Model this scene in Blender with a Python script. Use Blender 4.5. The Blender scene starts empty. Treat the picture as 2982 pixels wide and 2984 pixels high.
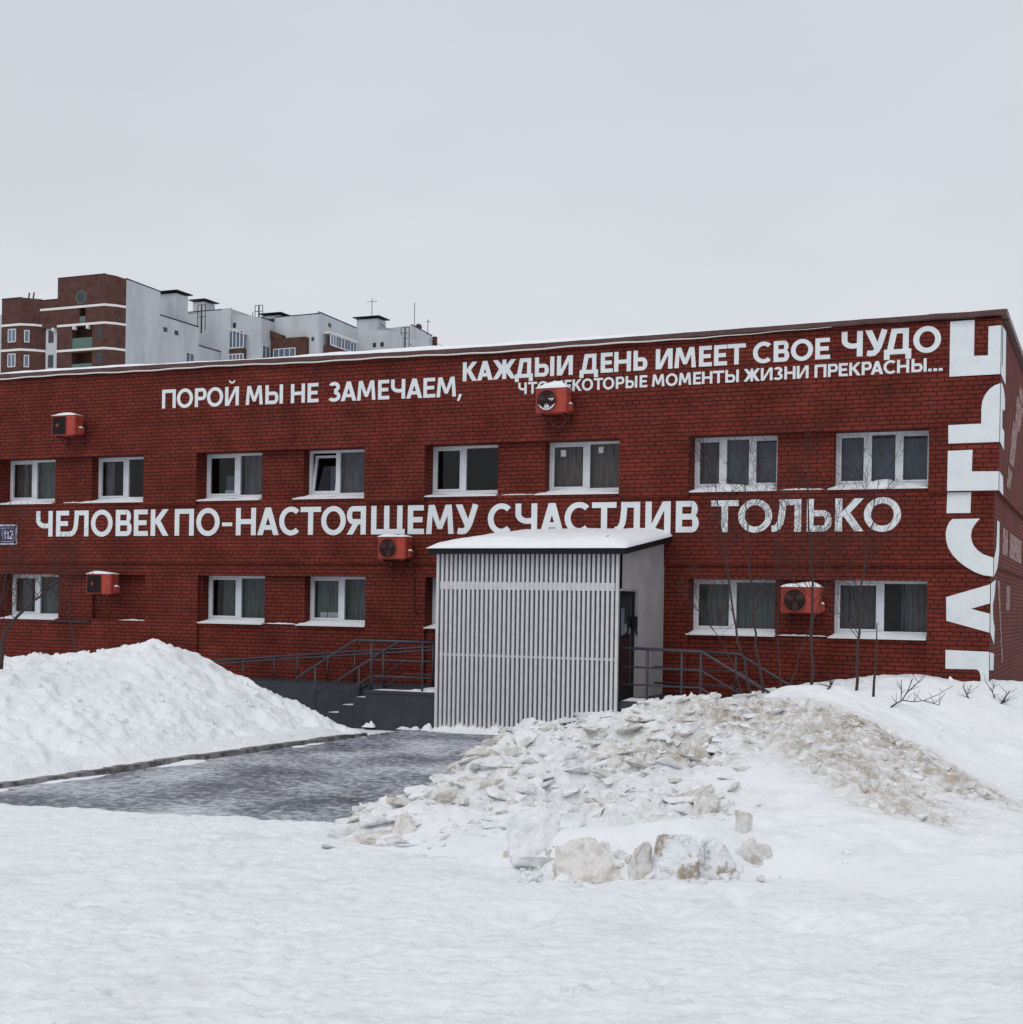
import bpy, bmesh, math, random
import numpy as np
from mathutils import Vector, Matrix, noise as mnoise
from mathutils.geometry import delaunay_2d_cdt
SC = bpy.context.scene
COL = SC.collection
rnd = random.Random(7)

# ------------------------------------------------------------------ camera
CAMZ = 2.339
FPX = 4100.0                      # focal length in photo pixels (photo is 2982 wide)
CX, CY, ROLL = 1491.0, 1765.0, 0.016
cd = bpy.data.cameras.new('camera'); cam = bpy.data.objects.new('camera', cd); COL.objects.link(cam)
cd.sensor_fit = 'HORIZONTAL'; cd.sensor_width = 36.0; cd.lens = 36.0*FPX/2982.0
cd.shift_y = (CY-1492.0)/2982.0; cd.clip_end = 3000; cd.clip_start = 0.1
cam.matrix_world = Matrix.Translation((0, 0, CAMZ)) @ Matrix.Rotation(math.radians(90), 4, 'X') @ Matrix.Rotation(ROLL, 4, 'Z')
SC.camera = cam

# ------------------------------------------------------------------ sky, sun, exposure
SUN_EL, SUN_AZ = math.radians(48), math.radians(200)
w = bpy.data.worlds.new('World'); SC.world = w; w.use_nodes = True
nt = w.node_tree; nt.nodes.clear(); N_ = nt.nodes.new; L_ = nt.links.new
out = N_('ShaderNodeOutputWorld'); bg = N_('ShaderNodeBackground'); bg.inputs['Strength'].default_value = 0.1
sky = N_('ShaderNodeTexSky'); sky.sky_type = 'NISHITA'; sky.sun_disc = False
sky.sun_elevation = SUN_EL; sky.sun_rotation = SUN_AZ; sky.dust_density = 4.0
tc = N_('ShaderNodeTexCoord'); sep = N_('ShaderNodeSeparateXYZ'); L_(tc.outputs['Generated'], sep.inputs[0])
ramp = N_('ShaderNodeValToRGB')
e = ramp.color_ramp.elements
e[0].position = 0.0; e[0].color = (.90, .915, .95, 1)
e[1].position = 1.0; e[1].color = (.94, .94, .95, 1)
for p, cc in ((.12, (.86, .88, .925)), (.28, (.775, .805, .865)), (.42, (.75, .785, .85))):
    q = ramp.color_ramp.elements.new(p); q.color = (*cc, 1)
L_(sep.outputs['Z'], ramp.inputs[0])
mp = N_('ShaderNodeMapping'); mp.inputs['Scale'].default_value = (1, 1, 2.6); L_(tc.outputs['Generated'], mp.inputs[0])
cn = N_('ShaderNodeTexNoise'); cn.inputs['Scale'].default_value = 2.3; cn.inputs['Detail'].default_value = 5; L_(mp.outputs[0], cn.inputs['Vector'])
cr = N_('ShaderNodeMapRange'); cr.inputs['From Min'].default_value = .3; cr.inputs['From Max'].default_value = .7
cr.inputs['To Min'].default_value = 8.35; cr.inputs['To Max'].default_value = 9.3; L_(cn.outputs['Fac'], cr.inputs['Value'])
mul = N_('ShaderNodeVectorMath'); mul.operation = 'SCALE'; L_(ramp.outputs[0], mul.inputs[0]); L_(cr.outputs[0], mul.inputs['Scale'])
mx = N_('ShaderNodeMix'); mx.data_type = 'RGBA'; mx.inputs['Factor'].default_value = .93
L_(sky.outputs[0], mx.inputs['A']); L_(mul.outputs[0], mx.inputs['B'])
L_(mx.outputs['Result'], bg.inputs[0]); L_(bg.outputs[0], out.inputs[0])
sd = bpy.data.lights.new('sun', 'SUN'); sd.energy = 0.75; sd.angle = math.radians(35); sd.color = (1, .975, .94)
sun = bpy.data.objects.new('sun', sd); COL.objects.link(sun)
_d = Vector((math.sin(SUN_AZ)*math.cos(SUN_EL), math.cos(SUN_AZ)*math.cos(SUN_EL), math.sin(SUN_EL)))
sun.rotation_euler = _d.to_track_quat('Z', 'Y').to_euler()
vs = SC.view_settings; vs.view_transform = 'Standard'; vs.look = 'None'; vs.exposure = 0.0; vs.gamma = 1.0; vs.use_curve_mapping = False

# ------------------------------------------------------------------ helpers
CR, SR = math.cos(ROLL), math.sin(ROLL)
def ray(u, v):
    a = (u-CX)/FPX; b = (v-CY)/FPX
    return Vector((a*CR+b*SR, 1.0, -(-a*SR+b*CR)))
def at(u, v, Y):
    r = ray(u, v); return Vector((r.x*Y, Y, r.z*Y+CAMZ))
def atd(x, y, Y): return at(x*1.5443, y*1.5443, Y)
TH = math.atan(4100.0/9500.0)                       # facade turned away from the view axis
DX = Vector((math.cos(TH), -math.sin(TH), 0)); NY = Vector((math.sin(TH), math.cos(TH), 0))
C0 = Vector((8.4146, 24.4, 0))                      # right front corner of the brick building
def loc2w(x, y, z): return C0+DX*x+NY*y+Vector((0, 0, z))

# value noise (numpy)
def _hash(ix, iy, seed):
    h = (ix.astype(np.int64)*374761393+iy.astype(np.int64)*668265263+seed*1442695041) & 0x7fffffff
    h = ((h ^ (h >> 13))*1274126177) & 0x7fffffff
    return ((h ^ (h >> 16)) & 0xffff)/65535.0
def vnoise(x, y, seed=0):
    ix = np.floor(x); iy = np.floor(y); fx = x-ix; fy = y-iy
    fx = fx*fx*fx*(fx*(fx*6-15)+10); fy = fy*fy*fy*(fy*(fy*6-15)+10)
    a = _hash(ix, iy, seed); b = _hash(ix+1, iy, seed); c = _hash(ix, iy+1, seed); d = _hash(ix+1, iy+1, seed)
    return (a*(1-fx)+b*fx)*(1-fy)+(c*(1-fx)+d*fx)*fy-.5
def fbm(x, y, oct=4, seed=0, gain=.5):
    s = 0; a = 1.0
    ca, sa = math.cos(.6), math.sin(.6)
    for i in range(oct):
        s = s+a*vnoise(x+17.3*i, y-9.1*i, seed+i); x, y = (x*ca-y*sa)*2.03, (x*sa+y*ca)*2.03; a *= gain
    return s
def sstep(a, b, x):
    t = np.clip((x-a)/(b-a), 0, 1); return t*t*(3-2*t)
class TPS:
    def __init__(s, pts, lam=0.02):
        P = np.array([[p[0], p[1]] for p in pts], float); z = np.array([p[2] for p in pts], float); n = len(P)
        s.P = P; K = s.k(P[:, None, :]-P[None, :, :])+lam*np.eye(n)
        A = np.zeros((n+3, n+3)); A[:n, :n] = K; A[:n, n] = 1; A[:n, n+1:] = P; A[n, :n] = 1; A[n+1:, :n] = P.T
        s.w = np.linalg.solve(A, np.concatenate([z, np.zeros(3)])); s.n = n
    def k(s, d):
        r2 = (d**2).sum(-1)+1e-9; return .5*r2*np.log(r2)
    def __call__(s, x, y):
        x = np.asarray(x, float); y = np.asarray(y, float); r = s.w[s.n]+s.w[s.n+1]*x+s.w[s.n+2]*y
        for i in range(s.n):
            r2 = (x-s.P[i, 0])**2+(y-s.P[i, 1])**2+1e-9; r = r+s.w[i]*.5*r2*np.log(r2)
        return r

class MB:
    """collects simple shapes into one mesh"""
    def __init__(s): s.v = []; s.f = []; s.sm = []
    def add(s, vs, fs, smooth=False):
        o = len(s.v); s.v += [tuple(v) for v in vs]; s.f += [tuple(i+o for i in f) for f in fs]; s.sm += [smooth]*len(fs)
        return s
    def quad(s, a, b, c, d): return s.add([a, b, c, d], [(0, 1, 2, 3)])
    def box(s, x0, x1, y0, y1, z0, z1):
        return s.add([(x0, y0, z0), (x1, y0, z0), (x1, y1, z0), (x0, y1, z0), (x0, y0, z1), (x1, y0, z1), (x1, y1, z1), (x0, y1, z1)],
                     [(0, 3, 2, 1), (4, 5, 6, 7), (0, 1, 5, 4), (1, 2, 6, 5), (2, 3, 7, 6), (3, 0, 4, 7)])
    def prism(s, plan, z0, z1):
        n = len(plan); zt = z1 if isinstance(z1, (list, tuple)) else [z1]*n
        vs = [(p[0], p[1], z0) for p in plan]+[(p[0], p[1], zt[i]) for i, p in enumerate(plan)]
        return s.add(vs, [tuple(range(n-1, -1, -1)), tuple(range(n, 2*n))]+[(i, (i+1) % n, n+(i+1) % n, n+i) for i in range(n)])
    def slab(s, pts, y0, y1):
        """polygon given in (x,z), extruded along y"""
        n = len(pts); vs = [(p[0], y0, p[1]) for p in pts]+[(p[0], y1, p[1]) for p in pts]
        return s.add(vs, [tuple(range(n)), tuple(range(2*n-1, n-1, -1))]+[(i, n+i, n+(i+1) % n, (i+1) % n) for i in range(n)])
    def tube(s, pts, r, n=8, cap=True):
        pts = [Vector(p) for p in pts]; m = len(pts); rs = r if isinstance(r, (list, tuple)) else [r]*m
        vs = []; up = Vector((.13, .21, .97))
        for i, p in enumerate(pts):
            t = (pts[min(i+1, m-1)]-pts[max(i-1, 0)])
            t = t.normalized() if t.length > 1e-9 else Vector((0, 0, 1))
            if abs(t.dot(up)) > .97: up = Vector((.9, .3, .1)).normalized()
            a = t.cross(up).normalized(); b = t.cross(a)
            vs += [p+(a*math.cos(k*2*math.pi/n)+b*math.sin(k*2*math.pi/n))*rs[i] for k in range(n)]
        fs = [(i*n+k, i*n+(k+1) % n, (i+1)*n+(k+1) % n, (i+1)*n+k) for i in range(m-1) for k in range(n)]
        if cap: fs += [tuple(range(n-1, -1, -1)), tuple((m-1)*n+k for k in range(n))]
        return s.add(vs, fs, True)
    def cyl_y(s, cx, cz, r, y0, y1, n=28, rz=None):
        rz = rz or r
        vs = [(cx+r*math.cos(k*2*math.pi/n), y, cz+rz*math.sin(k*2*math.pi/n)) for y in (y0, y1) for k in range(n)]
        return s.add(vs, [tuple(range(n)), tuple(range(2*n-1, n-1, -1))]+[(k, n+k, n+(k+1) % n, (k+1) % n) for k in range(n)])
    def ring_y(s, cx, cz, r0, r1, y0, y1, n=32):
        vs = []
        for k in range(n):
            c, q = math.cos(k*2*math.pi/n), math.sin(k*2*math.pi/n)
            vs += [(cx+r0*c, y0, cz+r0*q), (cx+r1*c, y0, cz+r1*q), (cx+r1*c, y1, cz+r1*q), (cx+r0*c, y1, cz+r0*q)]
        fs = []
        for k in range(n):
            a = 4*k; b = 4*((k+1) % n)
            fs += [(a+j, a+(j+1) % 4, b+(j+1) % 4, b+j) for j in range(4)]
        return s.add(vs, fs)
    def build(s, name, mat, parent=None, bevel=0, smooth=None, off=None, recalc=True):
        me = bpy.data.meshes.new(name)
        vv = s.v if off is None else [(a-off[0], b-off[1], c-off[2]) for a, b, c in s.v]
        me.from_pydata(vv, [], s.f)
        bm = bmesh.new(); bm.from_mesh(me)
        if recalc: bmesh.ops.recalc_face_normals(bm, faces=bm.faces)
        if bevel:
            bmesh.ops.bevel(bm, geom=[e for e in bm.edges if len(e.link_faces) == 2 and e.calc_face_angle(0) > .6], offset=bevel, segments=2, affect='EDGES', clamp_overlap=True)
        uvl = bm.loops.layers.uv.new('UVMap')
        for f in bm.faces:
            n = f.normal; ax, ay, az = abs(n.x), abs(n.y), abs(n.z)
            for l in f.loops:
                c = l.vert.co
                l[uvl].uv = (c.x, c.z) if ay >= ax and ay >= az else ((c.y, c.z) if ax >= az else (c.x, c.y))
        bm.to_mesh(me); bm.free()
        if smooth is not None: me.polygons.foreach_set('use_smooth', [smooth]*len(me.polygons))
        elif not bevel: me.polygons.foreach_set('use_smooth', s.sm)
        me.materials.append(mat)
        o = bpy.data.objects.new(name, me); COL.objects.link(o)
        if parent: o.parent = parent
        return o
def tag(o, label=None, cat=None, group=None, kind=None):
    if label: o['label'] = label
    if cat: o['category'] = cat
    if group: o['group'] = group
    if kind: o['kind'] = kind
    return o
def empty(name, loc, rz=0.0):
    o = bpy.data.objects.new(name, None); COL.objects.link(o); o.location = loc; o.rotation_euler = (0, 0, rz); o.empty_display_size = .2
    return o
def wall_thing(name, x, y, z, label, cat, group=None):
    return tag(empty(name, loc2w(x, y, z), -TH), label, cat, group)

# ------------------------------------------------------------------ materials
def mat(name, col, rough=.6, spec=.3, metal=0.0, noise=None, bump=0.0, bscale=30.0, coord='Object'):
    m = bpy.data.materials.new(name); m.use_nodes = True; t = m.node_tree; b = t.nodes['Principled BSDF']
    b.inputs['Base Color'].default_value = (*col, 1); b.inputs['Roughness'].default_value = rough
    b.inputs['Specular IOR Level'].default_value = spec; b.inputs['Metallic'].default_value = metal
    tcn = t.nodes.new('ShaderNodeTexCoord')
    if noise:
        sc, col2, lo, hi = noise[:4]
        n = t.nodes.new('ShaderNodeTexNoise'); n.inputs['Scale'].default_value = sc; n.inputs['Detail'].default_value = 6; n.inputs['Roughness'].default_value = .62
        mpn = t.nodes.new('ShaderNodeMapping'); t.links.new(tcn.outputs[coord], mpn.inputs[0]); t.links.new(mpn.outputs[0], n.inputs['Vector'])
        if len(noise) > 4: mpn.inputs['Scale'].default_value = noise[4]
        r = t.nodes.new('ShaderNodeMapRange'); r.inputs['From Min'].default_value = lo; r.inputs['From Max'].default_value = hi
        t.links.new(n.outputs['Fac'], r.inputs['Value'])
        mixn = t.nodes.new('ShaderNodeMix'); mixn.data_type = 'RGBA'; mixn.inputs['A'].default_value = (*col, 1); mixn.inputs['B'].default_value = (*col2, 1)
        t.links.new(r.outputs[0], mixn.inputs['Factor']); t.links.new(mixn.outputs['Result'], b.inputs['Base Color'])
    if bump:
        n2 = t.nodes.new('ShaderNodeTexNoise'); n2.inputs['Scale'].default_value = bscale; n2.inputs['Detail'].default_value = 5
        t.links.new(tcn.outputs[coord], n2.inputs['Vector'])
        bp = t.nodes.new('ShaderNodeBump'); bp.inputs['Strength'].default_value = bump; bp.inputs['Distance'].default_value = .02
        t.links.new(n2.outputs['Fac'], bp.inputs['Height']); t.links.new(bp.outputs[0], b.inputs['Normal'])
    return m
def brick_mat(name, c1, c2, mortar, bw=.265, bh=.08, ms=.008):
    m = bpy.data.materials.new(name); m.use_nodes = True; t = m.node_tree; b = t.nodes['Principled BSDF']
    b.inputs['Roughness'].default_value = .75; b.inputs['Specular IOR Level'].default_value = .12
    tcn = t.nodes.new('ShaderNodeTexCoord')
    wn = t.nodes.new('ShaderNodeTexNoise'); wn.inputs['Scale'].default_value = 5.0; wn.inputs['Detail'].default_value = 3; t.links.new(tcn.outputs['UV'], wn.inputs['Vector'])
    sb = t.nodes.new('ShaderNodeVectorMath'); sb.operation = 'SUBTRACT'; sb.inputs[1].default_value = (.5, .5, .5); t.links.new(wn.outputs['Color'], sb.inputs[0])
    scl = t.nodes.new('ShaderNodeVectorMath'); scl.operation = 'SCALE'; scl.inputs['Scale'].default_value = .022; t.links.new(sb.outputs[0], scl.inputs[0])
    ad = t.nodes.new('ShaderNodeVectorMath'); ad.operation = 'ADD'; t.links.new(tcn.outputs['UV'], ad.inputs[0]); t.links.new(scl.outputs[0], ad.inputs[1])
    br = t.nodes.new('ShaderNodeTexBrick'); br.offset = .5; br.offset_frequency = 2; br.squash = .5; br.squash_frequency = 6
    br.inputs['Scale'].default_value = 1; br.inputs['Brick Width'].default_value = bw; br.inputs['Row Height'].default_value = bh
    br.inputs['Mortar Size'].default_value = ms; br.inputs['Mortar Smooth'].default_value = .35; br.inputs['Bias'].default_value = -.1
    br.inputs['Color1'].default_value = (*c1, 1); br.inputs['Color2'].default_value = (*c2, 1); br.inputs['Mortar'].default_value = (*mortar, 1)
    t.links.new(ad.outputs[0], br.inputs['Vector'])
    n = t.nodes.new('ShaderNodeTexNoise'); n.inputs['Scale'].default_value = 1.3; n.inputs['Detail'].default_value = 7; n.inputs['Roughness'].default_value = .65
    t.links.new(tcn.outputs['UV'], n.inputs['Vector'])
    r = t.nodes.new('ShaderNodeMapRange'); r.inputs['From Min'].default_value = .3; r.inputs['From Max'].default_value = .7; r.inputs['To Min'].default_value = .62; r.inputs['To Max'].default_value = 1.22
    t.links.new(n.outputs['Fac'], r.inputs['Value'])
    sc = t.nodes.new('ShaderNodeVectorMath'); sc.operation = 'SCALE'; t.links.new(br.outputs['Color'], sc.inputs[0]); t.links.new(r.outputs[0], sc.inputs['Scale'])
    t.links.new(sc.outputs[0], b.inputs['Base Color'])
    n2 = t.nodes.new('ShaderNodeTexNoise'); n2.inputs['Scale'].default_value = 45; n2.inputs['Detail'].default_value = 4; t.links.new(tcn.outputs['UV'], n2.inputs['Vector'])
    ma = t.nodes.new('ShaderNodeMath'); ma.operation = 'MULTIPLY_ADD'; ma.inputs[1].default_value = -1.0
    hm = t.nodes.new('ShaderNodeMath'); hm.operation = 'MULTIPLY'; hm.inputs[1].default_value = .35; t.links.new(n2.outputs['Fac'], hm.inputs[0])
    t.links.new(br.outputs['Fac'], ma.inputs[0]); t.links.new(hm.outputs[0], ma.inputs[2])
    bp = t.nodes.new('ShaderNodeBump'); bp.inputs['Strength'].default_value = .9; bp.inputs['Distance'].default_value = .012
    t.links.new(ma.outputs[0], bp.inputs['Height']); t.links.new(bp.outputs[0], b.inputs['Normal'])
    return m
def glass_mat(name, tint=(.9, .95, 1.0), gl=1.0):
    m = bpy.data.materials.new(name); m.use_nodes = True; t = m.node_tree; t.nodes.clear()
    o = t.nodes.new('ShaderNodeOutputMaterial'); mixs = t.nodes.new('ShaderNodeMixShader')
    tr = t.nodes.new('ShaderNodeBsdfTransparent'); tr.inputs[0].default_value = (.84, .84, .85, 1)
    g = t.nodes.new('ShaderNodeBsdfGlossy'); g.inputs['Color'].default_value = (*tint, 1); g.inputs['Roughness'].default_value = .02
    fr = t.nodes.new('ShaderNodeFresnel'); fr.inputs['IOR'].default_value = 1.38
    tcn = t.nodes.new('ShaderNodeTexCoord'); n = t.nodes.new('ShaderNodeTexNoise'); n.inputs['Scale'].default_value = 1.7; t.links.new(tcn.outputs['Object'], n.inputs['Vector'])
    bp = t.nodes.new('ShaderNodeBump'); bp.inputs['Strength'].default_value = .12; bp.inputs['Distance'].default_value = .05; t.links.new(n.outputs['Fac'], bp.inputs['Height'])
    t.links.new(bp.outputs[0], g.inputs['Normal'])
    t.links.new(fr.outputs[0], mixs.inputs[0]); t.links.new(tr.outputs[0], mixs.inputs[1]); t.links.new(g.outputs[0], mixs.inputs[2]); t.links.new(mixs.outputs[0], o.inputs[0])
    return m
def snow_mat(name, base=(.84, .865, .90), dirt=(.42, .36, .29), lo=.62, hi=.8, scale=.9, stretch=(1, 1, 1), grey=(.62, .65, .70), glo=.5, ghi=.75, gscale=4.0, bump=.35, attr=None):
    m = bpy.data.materials.new(name); m.use_nodes = True; t = m.node_tree; b = t.nodes['Principled BSDF']
    b.inputs['Roughness'].default_value = .75; b.inputs['Specular IOR Level'].default_value = .2
    tcn = t.nodes.new('ShaderNodeTexCoord'); mpn = t.nodes.new('ShaderNodeMapping'); mpn.inputs['Scale'].default_value = stretch; t.links.new(tcn.outputs['Object'], mpn.inputs[0])
    def nz(sc, det, src, ro=.6):
        n = t.nodes.new('ShaderNodeTexNoise'); n.inputs['Scale'].default_value = sc; n.inputs['Detail'].default_value = det; n.inputs['Roughness'].default_value = ro
        t.links.new(src, n.inputs['Vector']); return n.outputs['Fac']
    def mr(src, a, b_, c=0, d=1):
        r = t.nodes.new('ShaderNodeMapRange'); r.inputs['From Min'].default_value = a; r.inputs['From Max'].default_value = b_; r.inputs['To Min'].default_value = c; r.inputs['To Max'].default_value = d
        t.links.new(src, r.inputs['Value']); return r.outputs[0]
    def mixc(f, a, bcol):
        x = t.nodes.new('ShaderNodeMix'); x.data_type = 'RGBA'; t.links.new(f, x.inputs['Factor'])
        if isinstance(a, tuple): x.inputs['A'].default_value = (*a, 1)
        else: t.links.new(a, x.inputs['A'])
        x.inputs['B'].default_value = (*bcol, 1); return x.outputs['Result']
    g = mr(nz(gscale, 8, mpn.outputs[0], .68), glo, ghi)
    c = mixc(g, base, grey)
    df = mr(nz(scale, 8, mpn.outputs[0], .72), lo, hi)
    if attr:
        a = t.nodes.new('ShaderNodeAttribute'); a.attribute_name = attr
        mm = t.nodes.new('ShaderNodeMath'); mm.operation = 'MULTIPLY'; mm.use_clamp = True
        pre = mr(nz(scale, 8, mpn.outputs[0], .72), lo, hi, .15, 1.0)
        t.links.new(pre, mm.inputs[0]); t.links.new(a.outputs['Fac'], mm.inputs[1]); df = mm.outputs[0]
    c = mixc(df, c, dirt)
    t.links.new(c, b.inputs['Base Color'])
    n1 = nz(14, 6, tcn.outputs['Object']); bp = t.nodes.new('ShaderNodeBump'); bp.inputs['Strength'].default_value = bump; bp.inputs['Distance'].default_value = .06
    t.links.new(n1, bp.inputs['Height']); t.links.new(bp.outputs[0], b.inputs['Normal'])
    return m
M_BRICK = brick_mat('red_painted_brick', (.176, .0305, .0205), (.132, .0255, .0178), (.046, .0125, .0102), ms=.011)  # joints wear the same red paint; darker mortar tone paints in their recess shade
M_BROWN = brick_mat('brown_brick', (.115, .052, .043), (.095, .043, .037), (.10, .065, .055))
M_LETTER = mat('white_letter_paint', (.71, .755, .78), .55, .25, noise=(3, (.63, .67, .70), .45, .75), bump=.1, bscale=18)
M_FRAME = mat('white_plastic', (.61, .635, .68), .4, .35, noise=(7, (.50, .52, .56), .45, .75))
M_SILL = mat('white_sheet_metal', (.72, .74, .77), .4, .4, noise=(9, (.55, .56, .6), .5, .75))
M_SNOW = snow_mat('snow_clean', lo=.9, hi=1.0, glo=.62, ghi=.85)
M_GLASS = glass_mat('window_glass')
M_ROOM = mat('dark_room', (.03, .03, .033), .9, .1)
M_CURT = mat('grey_curtain', (.19, .195, .21), .9, .1, noise=(5, (.06, .06, .066), .38, .66, (7, 7, .35)))
M_CURTB = mat('brownish_curtain', (.185, .158, .150), .9, .1, noise=(5, (.075, .063, .060), .38, .66, (5, 5, .45)))
M_BLUE = mat('slate_blue_blind', (.135, .165, .22), .8, .1, noise=(2, (.075, .09, .125), .35, .7, (2, 2, .7)))
M_GREEN = mat('greenish_blind', (.15, .18, .175), .8, .1, noise=(5, (.05, .062, .06), .38, .66, (7, 7, .35)))
M_TRIM = mat('brown_sheet_metal', (.075, .030, .028), .45, .4, noise=(6, (.10, .048, .042), .45, .7))
M_AC = mat('orange_red_paint', (.40, .064, .042), .6, .2, noise=(5, (.29, .050, .037), .4, .7))
M_ACD = mat('dull_red_paint', (.26, .044, .033), .6, .2)
M_DARK = mat('dark_grille', (.014, .010, .010), .7, .1)
M_WIRE = mat('grille_wire', (.12, .05, .05), .5, .3)
M_BRACK = mat('dark_red_bracket', (.10, .022, .02), .6, .3)
M_SLAT = mat('pale_grey_slats', (.62, .62, .63), .4, .4, noise=(7, (.52, .52, .54), .45, .7))
M_BACK = mat('grey_back_panel', (.085, .088, .10), .5, .3)
M_CLAD = mat('pinkish_grey_cladding', (.33, .315, .325), .55, .3, noise=(2, (.27, .26, .275), .4, .7))
M_BLACK = mat('black_roof_metal', (.008, .009, .011), .6, .2)
M_CONC = mat('dark_grey_concrete', (.030, .033, .046), .6, .35, noise=(3, (.042, .045, .058), .4, .7), bump=.15)
M_RAIL = mat('dark_grey_rail_paint', (.040, .038, .052), .4, .45)
M_WHITE = mat('white_render', (.50, .53, .565), .8, .2, noise=(.35, (.37, .395, .43), .42, .72, (1, 1, .35)))
M_BAND = mat('cream_band', (.70, .68, .66), .8, .2)
M_GRN = mat('green_balcony_panel', (.085, .145, .125), .6, .3)
M_IRON = mat('rusty_iron', (.05, .035, .04), .6, .3)
M_PANE = mat('apartment_pane', (.10, .13, .18), .08, .8)
M_PANED = mat('dark_apartment_pane', (.018, .018, .022), .1, .7)
M_NAVY = mat('navy_enamel', (.014, .014, .075), .3, .5)
M_SIGNW = mat('sign_white', (.55, .55, .66), .4, .4)
M_BARK = mat('bare_bark', (.050, .036, .036), .85, .15, noise=(30, (.065, .05, .052), .4, .7))
M_TWIG = mat('reddish_twig', (.062, .032, .029), .85, .15)
M_KERB = mat('wet_kerb_stone', (.075, .072, .072), .6, .35, noise=(6, (.25, .25, .26), .42, .62), bump=.4, bscale=25)

# ------------------------------------------------------------------ lettering
def _rect(x0, y0, x1, y1): return [[(x0, y0), (x1, y0), (x1, y1), (x0, y1)]]
def _ring(cx, cy, rx, ry, tx, ty, a0=0, a1=360, n=28):
    out = []; n = max(4, int(n*abs(a1-a0)/360.0))
    for i in range(n):
        p, q = math.radians(a0+(a1-a0)*i/n), math.radians(a0+(a1-a0)*(i+1)/n)
        out.append([(cx+rx*math.cos(p), cy+ry*math.sin(p)), (cx+rx*math.cos(q), cy+ry*math.sin(q)),
                    (cx+(rx-tx)*math.cos(q), cy+(ry-ty)*math.sin(q)), (cx+(rx-tx)*math.cos(p), cy+(ry-ty)*math.sin(p))])
    return out
def _stroke(pts, t):
    out = []; m = len(pts); nn = []
    for i in range(m):
        a = pts[max(i-1, 0)]; b = pts[min(i+1, m-1)]; dx, dy = b[0]-a[0], b[1]-a[1]; l = math.hypot(dx, dy); nn.append((-dy/l*t/2, dx/l*t/2))
    for i in range(m-1):
        p, q = pts[i], pts[i+1]; u, v = nn[i], nn[i+1]
        out.append([(p[0]+u[0], p[1]+u[1]), (q[0]+v[0], q[1]+v[1]), (q[0]-v[0], q[1]-v[1]), (p[0]-u[0], p[1]-u[1])])
    return out
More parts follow.
